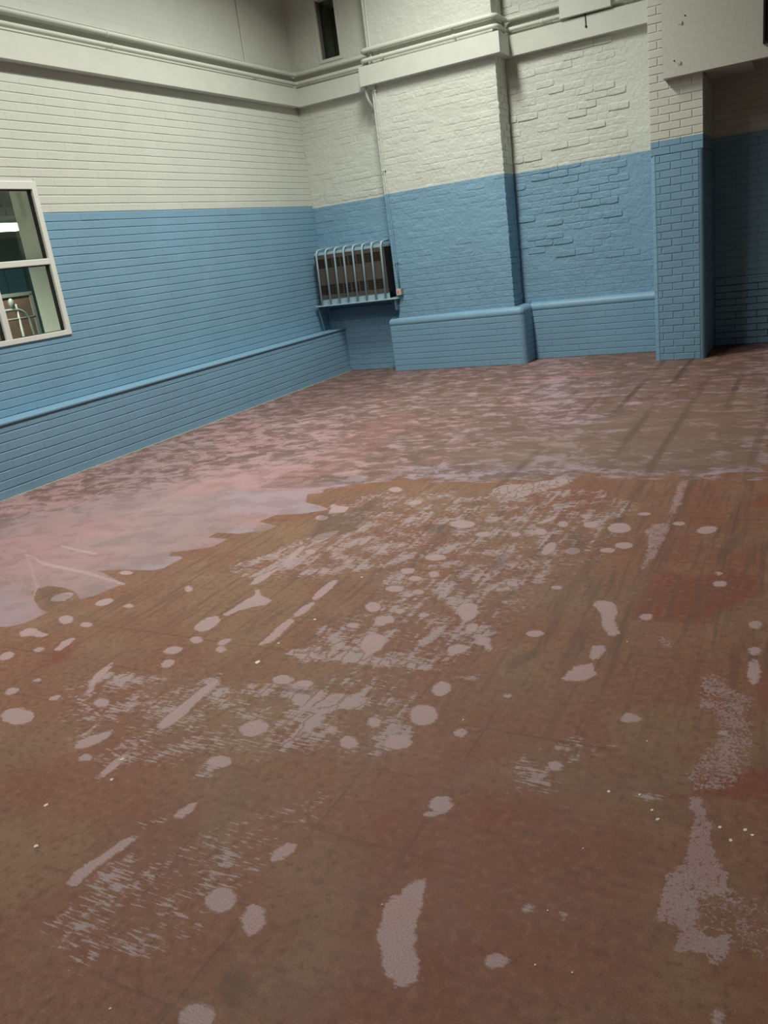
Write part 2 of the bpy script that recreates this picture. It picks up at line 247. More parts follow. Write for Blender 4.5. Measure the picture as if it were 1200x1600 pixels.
[5.26,-8.694,5.234,-8.609,5.26,-8.589,5.264,-8.543,5.286,-8.512,5.3,-8.526,5.327,-8.608,5.337,-8.666,5.36,-8.716,5.395,-8.767,5.399,-8.809,5.366,-8.821,5.325,-8.802,5.297,-8.758,5.259,-8.714],
[4.855,-8.733,4.87,-8.755,4.868,-8.778,4.85,-8.793,4.823,-8.794,4.797,-8.781,4.781,-8.759,4.782,-8.735,4.801,-8.719,4.829,-8.719],
[4.979,-8.776,4.986,-8.802,4.979,-8.82,4.96,-8.823,4.936,-8.81,4.916,-8.786,4.908,-8.759,4.915,-8.74,4.935,-8.737,4.959,-8.751],
[4.902,-8.521,4.911,-8.537,4.91,-8.559,4.899,-8.58,4.883,-8.592,4.868,-8.59,4.858,-8.574,4.859,-8.552,4.87,-8.53,4.886,-8.518],
[5.027,-9.03,5.031,-9.047,5.02,-9.063,4.996,-9.072,4.97,-9.071,4.95,-9.059,4.945,-9.042,4.956,-9.025,4.98,-9.016,5.007,-9.018],
[4.37,-8.857,4.357,-8.811,4.381,-8.738,4.396,-8.665,4.433,-8.638,4.423,-8.705,4.403,-8.783,4.403,-8.857],
[4.469,-8.539,4.472,-8.499,4.501,-8.458,4.514,-8.503,4.499,-8.544],
[1.454,-6.733,2.006,-6.935,2.47,-7.006,2.848,-7.102,2.862,-7.125,2.499,-7.038,2.037,-6.971],
[1.841,-6.667,2.242,-6.741,2.266,-6.77,1.875,-6.696],
[1.647,-6.785,2.301,-7.229,2.443,-7.381,2.419,-7.37,2.283,-7.232,1.659,-6.806]]
SCR=[(0.78,0.03,[4.218,-7.566,4.269,-7.497,4.323,-7.455,4.373,-7.5,4.36,-7.358,4.434,-7.429,4.502,-7.442,4.659,-7.513,4.766,-7.502,4.937,-7.52,4.927,-7.557,4.682,-7.559,4.486,-7.571,4.333,-7.62]),
(0.5,0.08,[3.333,-6.823,3.386,-6.629,3.524,-6.307,3.953,-6.147,4.242,-6.406,4.225,-6.674,3.923,-6.808,3.735,-6.883,3.544,-6.959]),
(0.42,0.12,[3.267,-5.746,3.559,-5.384,4.307,-5.406,5.029,-5.234,5.301,-5.682,5.226,-6.263,5.1,-6.818,5.03,-7.206,4.946,-7.542,4.63,-7.672,4.222,-7.449,4.372,-6.958,3.9,-6.359]),
(0.6,0.03,[4.709,-6.201,4.783,-6.191,4.837,-6.571,4.814,-6.729,4.755,-6.702]),
(0.6,0.03,[4.916,-6.308,4.963,-6.301,4.981,-6.624,4.934,-6.67]),
(0.75,0.03,[4.799,-6.732,4.993,-6.659,4.986,-6.734,4.951,-6.812,4.865,-6.828]),
(0.8,0.03,[4.325,-5.339,4.377,-5.241,4.533,-5.192,4.701,-5.045,4.802,-5.111,4.757,-5.248,4.634,-5.385,4.534,-5.518,4.446,-5.499]),
(0.6,0.03,[3.468,-7.918,3.631,-7.876,3.796,-7.861,3.913,-7.933,3.677,-7.959]),
(0.6,0.03,[3.902,-7.921,3.948,-7.972,4.119,-7.927,4.448,-7.884,4.395,-7.805,4.217,-7.853]),
(0.38,0.08,[3.379,-7.995,3.918,-7.804,4.302,-7.757,4.606,-7.629,4.946,-7.542,4.989,-7.758,4.887,-8.133,4.621,-8.178,4.34,-8.3,4.081,-8.451,3.675,-8.255]),
(0.85,0.015,[4.595,-8.179,4.579,-8.078,4.575,-7.949,4.614,-7.904,4.636,-7.961,4.633,-8.081,4.621,-8.142]),
(0.6,0.02,[4.501,-8.139,4.462,-7.947,4.521,-7.909,4.561,-7.928,4.578,-8.117]),
(0.78,0.02,[4.448,-7.884,4.408,-7.802,4.519,-7.773,4.647,-7.776,4.745,-7.781,4.763,-7.863,4.69,-7.875,4.598,-7.9,4.49,-7.904]),
(0.5,0.03,[4.887,-8.133,4.86,-7.996,4.889,-7.91,4.936,-7.856,5.006,-7.954,4.959,-8.094]),
(0.55,0.03,[4.399,-8.369,4.384,-8.286,4.426,-8.237,4.482,-8.257,4.462,-8.316,4.453,-8.37]),
(0.55,0.03,[4.373,-8.615,4.38,-8.568,4.445,-8.556,4.456,-8.581,4.405,-8.622]),
(0.36,0.05,[4.424,-8.999,4.399,-8.871,4.463,-8.669,4.594,-8.57,4.684,-8.621,4.792,-8.925,4.68,-9.045,4.603,-9.073]),
(0.34,0.05,[4.538,-8.671,4.632,-8.557,4.774,-8.333,4.927,-8.285,4.861,-8.561,4.854,-8.903,4.719,-8.891]),
(0.5,0.02,[4.603,-9.073,4.586,-9.022,4.605,-8.995,4.62,-9.029,4.622,-9.07]),
(0.5,0.02,[4.597,-8.998,4.59,-8.959,4.606,-8.943,4.621,-8.979]),
(0.45,0.03,[5.372,-8.172,5.414,-8.006,5.496,-7.948,5.49,-7.998]),
(0.4,0.05,[5.367,-7.92,5.499,-7.81,5.625,-7.843,5.539,-7.967]),
(0.5,0.05,[5.377,-7.951,5.473,-7.972,5.535,-8.091,5.398,-8.135,5.346,-8.043]),
(0.4,0.02,[4.946,-7.542,5.09,-7.515,5.088,-7.577,4.968,-7.594]),
(0.42,0.04,[5.696,-8.011,5.831,-7.997,5.839,-8.05,5.744,-8.081])]
GRAN=[(0.72,0.02,[5.415,-5.086,5.476,-5.083,5.499,-5.557,5.48,-5.768,5.501,-6.005,5.497,-6.265,5.474,-6.464,5.437,-6.493,5.433,-6.315,5.41,-6.107,5.371,-5.975,5.398,-5.856,5.456,-5.82,5.441,-5.616]),
(0.55,0.03,[5.615,-7.127,5.626,-7.055,5.663,-7.063,5.707,-7.132,5.743,-7.149,5.716,-7.195,5.645,-7.172]),
(0.62,0.02,[5.822,-7.55,5.804,-7.369,5.826,-7.296,5.881,-7.327,5.927,-7.401,5.988,-7.445,5.985,-7.543,6.002,-7.663,6.004,-7.825,5.957,-7.943,5.863,-7.987,5.836,-7.907,5.857,-7.806,5.898,-7.694,5.867,-7.576]),
(0.78,0.006,[5.877,-8.091,5.85,-7.991,5.889,-7.993,5.921,-8.064,5.947,-8.192,5.977,-8.25,6.004,-8.315,5.926,-8.363,5.944,-8.454,6.003,-8.46,6.005,-8.504,5.986,-8.54,5.958,-8.521,5.903,-8.529,5.892,-8.464,5.852,-8.459,5.838,-8.404,5.843,-8.307,5.869,-8.264,5.885,-8.27,5.882,-8.19]),
(0.5,0.015,[5.918,-8.356,6.004,-8.315,6.09,-8.295,6.099,-8.51,6.017,-8.473,5.944,-8.454]),
(0.95,0.02,[5.88,-8.338,5.898,-8.342,5.918,-8.356,5.94,-8.427,5.921,-8.434,5.887,-8.387]),
(0.9,0.01,[5.922,-8.49,5.945,-8.467,6.002,-8.446,6.005,-8.504,5.985,-8.537,5.957,-8.513]),
(0.7,0.02,[5.366,-7.491,5.391,-7.392,5.454,-7.366,5.474,-7.431,5.437,-7.482])]
RED=[(0.9,0.06,[5.499,-6.958,5.498,-6.674,5.528,-6.455,5.697,-6.499,5.789,-6.375,5.949,-6.455,5.97,-6.618,5.776,-6.956,5.54,-6.978]),
(0.8,0.05,[5.771,-5.534,5.913,-5.303,5.96,-5.3,5.974,-5.618]),
(0.55,0.15,[4.962,-8.144,5.149,-8.02,5.561,-8.053,5.807,-8.06,5.9,-8.651,6.105,-8.632,5.517,-8.89,5.229,-8.972,5.098,-8.647]),
(0.5,0.12,[3.554,-8.499,3.883,-8.439,4.081,-8.587,4.105,-8.733,3.825,-8.702]),
(0.75,0.05,[3.139,-7.944,3.047,-7.721,3.166,-7.694,3.262,-7.856,3.207,-7.984]),
(0.9,0.03,[5.854,-7.917,6.069,-7.805,6.076,-7.96,5.865,-8]),
(0.9,0.02,[5.764,-8.004,5.856,-7.997,5.851,-8.019,5.786,-8.029]),
(0.5,0.1,[5.678,-6.114,5.99,-5.986,6.01,-6.444,5.774,-6.486]),
(0.5,0.06,[4.356,-8.53,4.516,-8.415,4.665,-8.654,4.746,-8.943,4.634,-9.062,4.372,-8.996,4.391,-8.748]),
(0.6,0.04,[5.955,-7.241,6.043,-7.219,6.057,-7.541,6.013,-7.553]),
(0.5,0.05,[4.839,-5.939,5.132,-5.698,5.067,-5.232,4.836,-5.244]),
(0.55,0.06,[5.045,-8.085,5.188,-7.9,5.367,-7.92,5.221,-8.191]),
(0.5,0.08,[2.357,-4.275,2.364,-2.785,2.806,-3.118,3.062,-4.852,2.677,-5.657]),
(0.7,0.03,[3.842,-1.257,3.891,-0.884,4.036,-1.197,3.999,-1.69]),
(0.6,0.08,[5.433,-5.212,5.663,-5.075,5.746,-5.929,5.526,-5.861]),
(0.5,0.06,[5.372,-6.067,5.658,-5.94,5.679,-6.355,5.488,-6.385])]
OLIVE=[(0.8,0.1,[3.181,-6.938,3.506,-6.794,3.853,-6.821,4.133,-7.148,4.17,-7.52,3.965,-7.738,3.56,-7.474]),
(0.8,0.06,[3.884,-8.746,3.991,-8.711,4.217,-8.78,4.329,-8.92,4.268,-9.033]),
(0.8,0.06,[4.195,-8.021,4.508,-7.845,4.533,-7.97,4.556,-8.234,4.335,-8.227]),
(0.7,0.08,[5.541,-7.647,5.838,-7.486,5.873,-7.63,5.815,-7.883,5.631,-7.874]),
(0.6,0.06,[4.823,-8.6,4.955,-8.477,5.049,-8.497,4.964,-8.738]),
(0.7,0.04,[4.182,-8.678,4.209,-8.639,4.33,-8.714,4.365,-8.907,4.309,-8.903]),
(0.6,0.04,[4.478,-7.557,4.583,-7.366,4.719,-7.832]),
(0.7,0.05,[5.066,-7.309,5.195,-7.224,5.303,-7.498,5.102,-7.55]),
(0.7,0.05,[3.68,-5.232,4.144,-5.21,4.163,-5.79,3.957,-5.809]),
(0.5,0.1,[5.978,-8.181,6.08,-8.075,6.09,-8.295,6.003,-8.305]),
(0.7,0.05,[5.867,-8.528,5.915,-8.492,6.002,-8.58,6.102,-8.573,6.105,-8.632,5.893,-8.684]),
(0.7,0.06,[3.032,-6.143,3.613,-5.842,3.699,-6.581,3.313,-6.826]),
(0.6,0.12,[3.413,-4.674,4.045,-4.128,4.826,-3.108,5.751,-2.221,5.941,-4.871,4.747,-4.899]),
(0.5,0.08,[5.844,-8.296,5.83,-8.387,5.738,-8.377])]
DARK=[(0.7,0.03,[4.13,-5.997,4.285,-5.98,4.326,-6.123,4.223,-6.156]),
(0.6,0.03,[4.703,-6.427,4.787,-6.327,4.85,-6.608,4.789,-6.618]),
(0.6,0.03,[3.342,-5.868,3.523,-5.85,3.594,-5.452,3.793,-6.167,3.585,-6.403]),
(0.6,0.02,[5.809,-5.422,5.841,-5.42,5.86,-5.915,5.824,-6.176,5.759,-6.342,5.727,-6.422,5.762,-6.102,5.817,-5.92]),
(0.6,0.02,[5.194,-8.718,5.163,-8.624,5.125,-8.471,5.138,-8.472,5.183,-8.616,5.217,-8.72]),
(0.6,0.02,[4.969,-8.972,4.997,-8.888,5.067,-8.934,5.071,-9.033]),
(0.55,0.02,[4.997,-8.577,4.985,-8.493,5.009,-8.498,5.023,-8.651]),
(0.6,0.015,[5.797,-7.136,5.814,-7.132,5.801,-7.536,5.782,-7.541]),
(0.5,0.03,[2.309,-7.271,2.439,-7.212,2.674,-7.287,2.644,-7.453]),
(0.5,0.03,[4.986,-6.022,5.155,-6.095,5.145,-6.441,5.064,-6.371]),
(0.6,0.01,[4.356,-7.792,4.507,-7.799,4.498,-7.83,4.353,-7.831]),
(0.5,0.05,[2.474,-5.039,3.173,-5.051,3.412,-5.199,2.947,-5.405,2.511,-5.43]),
(0.6,0.02,[5.136,-7.47,5.139,-7.37,5.195,-7.305,5.234,-7.269,5.244,-7.344,5.178,-7.484]),
(0.5,0.01,[4.872,-8.287,4.964,-8.273,4.962,-8.289,4.874,-8.302]),
(0.5,0.01,[4.776,-8.439,4.853,-8.436,4.85,-8.449,4.782,-8.448]),
(0.5,0.03,[-2.43,1.633,0.868,0.021,1.847,-2.071,1.296,-2.95,0.694,-2.565])]
WEAR=[(0.55,0.5,[-0.243,-2.442,0.071,0.526,0.774,0.843,2.519,-2.805,2.223,-4.272]),
(0.42,0.45,[-0.088,-5.776,-0.075,-3.113,0.248,0.206,1.217,-0.084,2.859,-4.487,1.786,-5.059,0.749,-6.402]),
(0.66,0.5,[0.071,0.526,2.994,0.567,4.784,-5.042,3.485,-5.241,2.761,-5.114]),
(0.85,0.6,[2.836,1.775,5.712,0.418,5.947,-5.001,4.72,-5.115])]
GRAY=[(0.8,0.06,[3.107,-5.89,3.161,-5.755,3.305,-5.808,3.373,-5.84,3.294,-5.947]),
(0.8,0.05,[3.104,-5.483,3.3,-5.28,3.412,-5.199,3.199,-5.098,3.049,-5.215]),
(0.8,0.1,[3.431,-5.137,4.222,-5.178,5.173,-4.987,5.895,-4.964,5.855,-4.201,4.839,-4.16,4.2,-4.587,3.532,-4.811]),
(0.6,0.08,[2.352,-5.531,2.956,-5.419,3.267,-5.746,3.052,-5.958,2.612,-5.937]),
(0.5,0.1,[2.085,-7.401,2.508,-7.401,2.689,-7.631,2.534,-7.736]),
(0.6,0.08,[2.698,-6.93,2.855,-6.809,2.908,-6.702,2.976,-7.018]),
(0.7,0.06,[2.916,-6.387,3.184,-6.218,2.938,-6.154]),
(0.6,0.08,[4.39,-5.401,4.784,-5.042,5.18,-5.028,4.869,-5.37]),
(0.5,0.2,[3.207,-1.646,4.482,-1.248,5.336,-3.175,4.601,-4.332])]
CHIPS=[(4.084,-8.366,0.0120),(4.136,-8.462,0.0116),(4.020,-8.632,0.0136),(4.153,-8.780,0.0125),(4.148,-7.665,0.0198),(4.139,-7.498,0.0118),(4.155,-6.784,0.0102),(4.175,-7.260,0.0123),(5.122,-7.824,0.0054),(5.652,-8.045,0.0087),(5.709,-7.777,0.0056),(5.527,-7.163,0.0058),(5.640,-8.286,0.0040),(5.613,-8.512,0.0044),(5.630,-8.666,0.0048),(5.709,-8.657,0.0040),(5.230,-8.630,0.0048),(4.787,-9.104,0.0061),(5.948,-8.101,0.0094),(6.008,-8.091,0.0092),(6.025,-8.105,0.0076),(5.977,-8.141,0.0091),(5.777,-8.087,0.0083),(5.797,-8.118,0.0098),(5.735,-8.033,0.0085)]

def coat_distance(poly, X, Y):
    """signed distance to a polygon (negative inside)"""
    n = len(poly)//2
    d = np.full(X.shape, 1e9); inside = np.zeros(X.shape, bool)
    for i in range(n):
        ax, ay = poly[2*i], poly[2*i+1]; bx, by = poly[(2*i+2) % (2*n)], poly[(2*i+3) % (2*n)]
        ex, ey = bx-ax, by-ay; L = ex*ex+ey*ey+1e-12
        tt = np.clip(((X-ax)*ex+(Y-ay)*ey)/L, 0, 1)
        d = np.minimum(d, (X-ax-tt*ex)**2+(Y-ay-tt*ey)**2)
        if ay != by:
            c = ((ay > Y) != (by > Y)) & (X < ex*(Y-ay)/(by-ay)+ax)
            inside ^= c
    d = np.sqrt(d)
    return np.where(inside, -d, d)
def build_floor():
    xs = np.concatenate([[0, .1], np.arange(.2, 6.75, .018), [7.2, 8, 9.5, 11]])
    ys = np.concatenate([[-14, -12, -11, -10.3], np.arange(-9.75, .32, .018), [.34]])
    nx, ny = len(xs), len(ys)
    X, Y = np.meshgrid(xs, ys); X = X.ravel(); Y = Y.ravel()
    me = bpy.data.meshes.new('floor')
    co = np.zeros((nx*ny, 3), np.float32); co[:, 0] = X; co[:, 1] = Y
    i = np.arange(nx*ny).reshape(ny, nx)
    q = np.stack([i[:-1, :-1], i[:-1, 1:], i[1:, 1:], i[1:, :-1]], -1).reshape(-1, 4)
    me.vertices.add(nx*ny); me.vertices.foreach_set('co', co.ravel())
    me.loops.add(q.size); me.loops.foreach_set('vertex_index', q.ravel().astype(np.int32))
    me.polygons.add(len(q)); me.polygons.foreach_set('loop_start', np.arange(0, q.size, 4, dtype=np.int32))
    me.update()
    def store(name, v):
        a = me.attributes.new(name, 'FLOAT', 'POINT'); a.data.foreach_set('value', v.astype(np.float32))
    def sub(poly, mar):
        px, py = poly[0::2], poly[1::2]
        return np.where((X > min(px)-mar) & (X < max(px)+mar) & (Y > min(py)-mar) & (Y < max(py)+mar))[0]
    for name, polys in (('film', FILM), ('blob', BLOB)):
        v = np.full(nx*ny, .3)
        for p in polys:
            k = sub(p, .3); v[k] = np.minimum(v[k], coat_distance(p, X[k], Y[k]))
        store(name, v)
    for name, lst in (('scr', SCR), ('gran', GRAN), ('red', RED), ('olive', OLIVE), ('dark', DARK), ('wear', WEAR), ('gray', GRAY)):
        v = np.zeros(nx*ny)
        for a, soft, p in lst:
            k = sub(p, soft); d = coat_distance(p, X[k], Y[k])
            s = np.clip(.5-d/(2*soft), 0, 1); s = s*s*(3-2*s)
            v[k] = np.maximum(v[k], a*s)
        store(name, v)
    o = bpy.data.objects.new('floor', me); COL.objects.link(o); o['kind'] = 'structure'
    return o
def floor_material():
    t = NT('worn_floor_paint'); p = t.pos()
    # warp the lookups so no edge is ruler straight
    big = t.noise(p, 1.7, 5); mid = t.noise(p, 7, 5); fine = t.noise(p, 38, 5); grain = t.noise(p, 260, 3)
    sx = t.noise(t.scaled(p, (2.2, 45, 1)), 1.0, 4, .65)           # drag marks along x
    sxf = t.noise(t.scaled(p, (14, 120, 1)), 1.0, 3, .6)            # comb marks of the adhesive trowel
    sy = t.noise(t.scaled(p, (30, 2.0, 1)), 1.0, 4, .6)            # marks along y
    at = {k: t.attr(k) for k in ('film', 'blob', 'scr', 'gran', 'red', 'olive', 'dark', 'wear', 'gray')}
    sep = t.n('ShaderNodeSeparateXYZ', None, Vector=p)
    jig = t.math('SUBTRACT', mid, .5)
    def soft(a, gain=1.0):                                          # a density broken up by noise
        v = t.math('ADD', at[a], t.math('MULTIPLY', t.math('SUBTRACT', fine, .5), .5*gain))
        v = t.math('ADD', v, t.math('MULTIPLY', t.math('SUBTRACT', sx, .5), .6*gain))
        return t.math('MULTIPLY', t.step(v, .15, .95), t.step(at[a], 0, .2))
    c = t.mix(t.step(mid, .3, .7), (.185, .102, .064), (.240, .142, .090))
    c = t.mix(t.step(t.noise(t.scaled(p, (3.4, 3.2, 1)), 1.0, 2, .4), .47, .53, 0, .35), c, (.155, .088, .058))
    c = t.mix(t.step(big, .35, .62, 0, .75), c, (.205, .082, .050))
    c = t.mix(t.math('MULTIPLY', soft('olive'), .65), c, (.222, .142, .082))
    c = t.mix(t.math('MULTIPLY', soft('red'), .8), c, (.185, .050, .034))
    c = t.mix(t.step(sx, .55, .75, 0, .3), c, (.125, .064, .042))
    c = t.mix(t.step(fine, .50, .68, 0, .4), c, (.275, .155, .097))
    c = t.mix(t.step(fine, .48, .32, 0, .5), c, (.105, .052, .034))
    c = t.mix(t.math('MULTIPLY', t.step(sy, .50, .62, 0, .62), t.step(sep.outputs[1], -8.2, -7.2)), c, (.115, .068, .047))
    # ghost of the lifted tiles: bands along y every 0.29 m, thin lines across
    def ghost(co, off, pitch, width, wob):
        v = t.math('ADD', co, t.math('MULTIPLY', jig, wob))
        v = t.math('DIVIDE', t.math('SUBTRACT', v, off), pitch)
        v = t.math('ABSOLUTE', t.math('SUBTRACT', t.math('FRACT', t.math('ADD', v, .5)), .5))
        return t.step(t.math('MULTIPLY', v, pitch), width*.35, width, 1, 0)
    gy = ghost(sep.outputs[0], 4.05, .29, .040, .03); gl = ghost(sep.outputs[0], 4.05, .29, .006, .012)
    gx = ghost(sep.outputs[1], -7.55, .30, .007, .014)
    gate = t.step(t.noise(p, 1.1, 2), .42, .6)
    gatey = t.step(t.noise(t.scaled(p, (2.2, .6, 1)), 1.0, 3), .4, .62)
    zone = t.math('MULTIPLY', t.step(sep.outputs[0], 3.7, 4.6, .15, 1), t.step(sep.outputs[1], -7.6, -6.2, .12, 1))
    gatey = t.math('MULTIPLY', gatey, zone); gate = t.math('MULTIPLY', gate, t.step(big, .42, .58))
    c = t.mix(t.math('MULTIPLY', t.math('MULTIPLY', gy, gatey), .6), c, (.105, .062, .043))
    line = t.math('MULTIPLY', t.math('MAXIMUM', gl, gx), gate)
    c = t.mix(t.math('MULTIPLY', line, .45), c, (.085, .048, .034))
    # worn mauve film over the far half and the left
    e = t.math('ADD', at['film'], t.math('MULTIPLY', t.math('SUBTRACT', fine, .5), .014))
    farth = t.step(sep.outputs[1], -5.6, -5.0)
    e = t.math('ADD', e, t.math('MULTIPLY', t.math('MULTIPLY', t.math('SUBTRACT', t.noise(t.scaled(p, (5, 9, 1)), 1.0, 5, .65), .5), 1.0), farth))
    ew = t.math('ADD', .006, t.math('MULTIPLY', farth, .05))
    fm = t.step(t.math('DIVIDE', e, ew), -1, 1, 1, 0)
    streak = t.noise(t.scaled(p, (4.2, 5.5, 1)), 1.0, 7, .72, .4)
    patch = t.noise(t.scaled(p, (5.0, 7.5, 1)), 1.0, 7, .68, .5)
    low = t.noise(p, .9, 3)
    fc = t.mix(t.step(low, .38, .6), (.330, .200, .204), (.275, .200, .204))
    fc = t.mix(t.step(streak, .52, .62, 0, t.math('ADD', .25, t.math('MULTIPLY', at['wear'], .8))), fc, (.39, .26, .257))
    fc = t.mix(at['gray'], fc, (.300, .250, .285))
    front = t.math('ADD', .22, t.math('MULTIPLY', at['wear'], 1.7))
    fc = t.mix(t.math('MULTIPLY', t.step(streak, .495, .44), t.math('MINIMUM', front, .9)), fc, (.125, .082, .076))
    far = t.math('MULTIPLY', t.step(sep.outputs[1], -7.2, -5.8), 1.0)
    hole = t.math('ADD', t.math('MULTIPLY', at['wear'], .55), t.math('MULTIPLY', t.math('SUBTRACT', patch, .5), 2.2))
    hole = t.math('MULTIPLY', t.step(hole, .12, .45), t.step(at['wear'], 0, .3))
    fc2 = t.mix(t.math('MULTIPLY', hole, .8), fc, t.mix(t.step(at['wear'], .3, .85), (.150, .092, .078), (.125, .074, .050)))
    fc2 = t.mix(t.math('MULTIPLY', t.math('MULTIPLY', gy, gatey), t.math('MULTIPLY', at['wear'], 1.0)), fc2, (.07, .042, .033))
    fc2 = t.mix(t.math('MULTIPLY', soft('red'), .45), fc2, (.33, .135, .135))
    fc2 = t.mix(t.math('MULTIPLY', soft('olive'), .6), fc2, (.185, .13, .085))
    c = t.mix(t.math('MULTIPLY', fm, .97), c, fc2)
    dash = t.noise(t.scaled(p, (18, 130, 1)), 1.0, 1)
    vor = t.n('ShaderNodeTexVoronoi', {'feature': 'DISTANCE_TO_EDGE'}, Vector=t.n('ShaderNodeVectorMath', {'operation': 'ADD'}, i0=t.scaled(p, (16, 7, 1)), i1=t.n('ShaderNodeTexNoise', None, Vector=p, Scale=14.0).outputs['Color']).outputs[0], Scale=1.0).outputs['Distance']
    # scraped remains of the film
    lob = t.math('ADD', t.math('MULTIPLY', sxf, .38), t.math('ADD', t.math('MULTIPLY', fine, .28), t.math('MULTIPLY', t.mixf(t.step(sep.outputs[1], -8.3, -7.7), dash, sy), .40)))
    lob = t.math('ADD', lob, t.math('MULTIPLY', jig, .5))
    thr = t.math('SUBTRACT', .705, t.math('MULTIPLY', at['scr'], .36))
    sm = t.step(t.math('SUBTRACT', lob, thr), -.035, .055)
    sm = t.math('MULTIPLY', sm, t.step(at['scr'], .02, .15))
    crack = t.math('MULTIPLY', t.step(vor, .03, .10, 1, 0), t.step(at['scr'], .45, .6))
    sm = t.math('MULTIPLY', sm, t.math('SUBTRACT', 1.0, t.math('MULTIPLY', crack, .7)))
    lilac = t.mix(t.step(mid, .4, .6), (.375, .265, .265), (.355, .280, .283))
    c = t.mix(t.math('MULTIPLY', sm, .88), c, lilac)
    # speckled film, worn through on the high grains
    gn = t.math('ADD', t.math('MULTIPLY', t.noise(p, 95, 5, .7), .7), t.math('MULTIPLY', t.noise(p, 22, 3), .3))
    gm = t.step(t.math('SUBTRACT', gn, t.math('SUBTRACT', .70, t.math('MULTIPLY', at['gran'], .34))), -.03, .05)
    gm = t.math('MULTIPLY', gm, t.step(at['gran'], .1, .25))
    c = t.mix(t.math('MULTIPLY', gm, .8), c, t.mix(t.step(mid, .4, .6), (.330, .225, .228), (.345, .250, .252)))
    # blobs of thicker filler, hairy at the rim
    rim = t.math('ADD', t.math('MULTIPLY', t.math('SUBTRACT', sxf, .5), .022), t.math('MULTIPLY', t.math('SUBTRACT', fine, .5), .03))
    bm = t.step(t.math('ADD', at['blob'], rim), -.004, .006, 1, 0)
    bc = t.mix(t.step(mid, .35, .65), (.370, .268, .270), (.395, .275, .270))
    bc = t.mix(t.step(fine, .6, .75, 0, .35), bc, (.27, .17, .16))
    c = t.mix(t.math('MULTIPLY', bm, .92), c, bc)
    # dark stains
    c = t.mix(t.math('MULTIPLY', soft('dark', .7), .75), c, (.075, .052, .040))
    c = t.mix(t.step(grain, .38, .58, .35, 0), c, (.09, .045, .03))
    c = t.mix(t.step(grain, .55, .7, 0, .10), c, (.42, .29, .22))
    c = t.n('ShaderNodeMix', {'data_type': 'RGBA', 'blend_type': 'MULTIPLY'}, i0=1.0, i6=c, i7=(1.20, 1.18, 1.19, 1)).outputs[2]
    h = t.math('ADD', t.math('MULTIPLY', fine, .6), t.math('MULTIPLY', grain, .2))
    h = t.math('ADD', h, t.math('MULTIPLY', t.math('MAXIMUM', t.math('MAXIMUM', sm, gm), bm), .4))
    h = t.math('SUBTRACT', h, t.math('MULTIPLY', line, .6))
    rough = t.step(mid, .3, .7, .55, .68)
    return t.bsdf(c, rough, t.bump(h, .25, .004), spec=.2)
fl = build_floor(); fl.data.materials.append(floor_material())

# ------------------------------------------------------------------ mesh helpers
def link(name, bm, mat, parent=None, smooth=False):
    me = bpy.data.meshes.new(name)
    bmesh.ops.recalc_face_normals(bm, faces=bm.faces[:])
    bm.to_mesh(me); bm.free()
    for mm in (mat if isinstance(mat, (list, tuple)) else [mat]): me.materials.append(mm)
    if smooth:
        me.polygons.foreach_set('use_smooth', [True]*len(me.polygons))
    o = bpy.data.objects.new(name, me); COL.objects.link(o)
    if parent is not None: o.parent = parent
    return o
def tag(o, label=None, cat=None, group=None, kind=None):
    for k, v in (('label', label), ('category', cat), ('group', group), ('kind', kind)):
        if v: o[k] = v
    return o
def empty(name, loc=(0, 0, 0)):
    o = bpy.data.objects.new(name, None); COL.objects.link(o); o.location = loc; o.empty_display_size = .1
    return o
def adopt(o, parent):
    o.parent = parent; o.matrix_parent_inverse = Matrix.Translation(-parent.location); return o
def box(bm, x0, x1, y0, y1, z0, z1, bev=0.0):
    vs = [bm.verts.new((x, y, z)) for x in (x0, x1) for y in (y0, y1) for z in (z0, z1)]
    fs = [bm.faces.new([vs[i] for i in f]) for f in ((0, 1, 3, 2), (4, 6, 7, 5), (0, 4, 5, 1), (2, 3, 7, 6), (0, 2, 6, 4), (1, 5, 7, 3))]
    if bev:
        es = list({e for f in fs for e in f.edges})
        bmesh.ops.bevel(bm, geom=es, offset=bev, segments=2, affect='EDGES', profile=.5)
def boxes(name, mat, lst, parent=None, bev=0.0):
    bm = bmesh.new()
    for b in lst: box(bm, *b, bev=bev)
    return link(name, bm, mat, parent)
def fillet(pts, R, n=5):
    pts = [Vector(p) for p in pts]; out = [pts[0]]
    for a, b, c in zip(pts, pts[1:], pts[2:]):
        u = (a-b); v = (c-b); r = min(R, u.length*.49, v.length*.49)
        p0 = b+u.normalized()*r; p1 = b+v.normalized()*r
        for k in range(n+1):
            s = k/n; out.append(p0*(1-s)**2+b*2*s*(1-s)+p1*s*s)
    out.append(pts[-1]); return out
def tube(bm, pts, r, seg=10):
    pts = [Vector(p) for p in pts]; rings = []; prev = None
    for i, p in enumerate(pts):
        d = (pts[min(i+1, len(pts)-1)]-pts[max(i-1, 0)]).normalized()
        if prev is None: a = d.orthogonal().normalized()
        else: a = (prev-d*prev.dot(d)).normalized()
        prev = a; b = d.cross(a)
        rings.append([bm.verts.new(p+(a*math.cos(k*2*PI/seg)+b*math.sin(k*2*PI/seg))*r) for k in range(seg)])
    for A, B in zip(rings, rings[1:]):
        for k in range(seg): bm.faces.new((A[k], A[(k+1) % seg], B[(k+1) % seg], B[k]))
    bm.faces.new(rings[0][::-1]); bm.faces.new(rings[-1])
def tubes(name, mat, lst, parent=None, seg=10):
    bm = bmesh.new()
    for pts, r in lst: tube(bm, pts, r, seg)
    return link(name, bm, mat, parent, smooth=True)
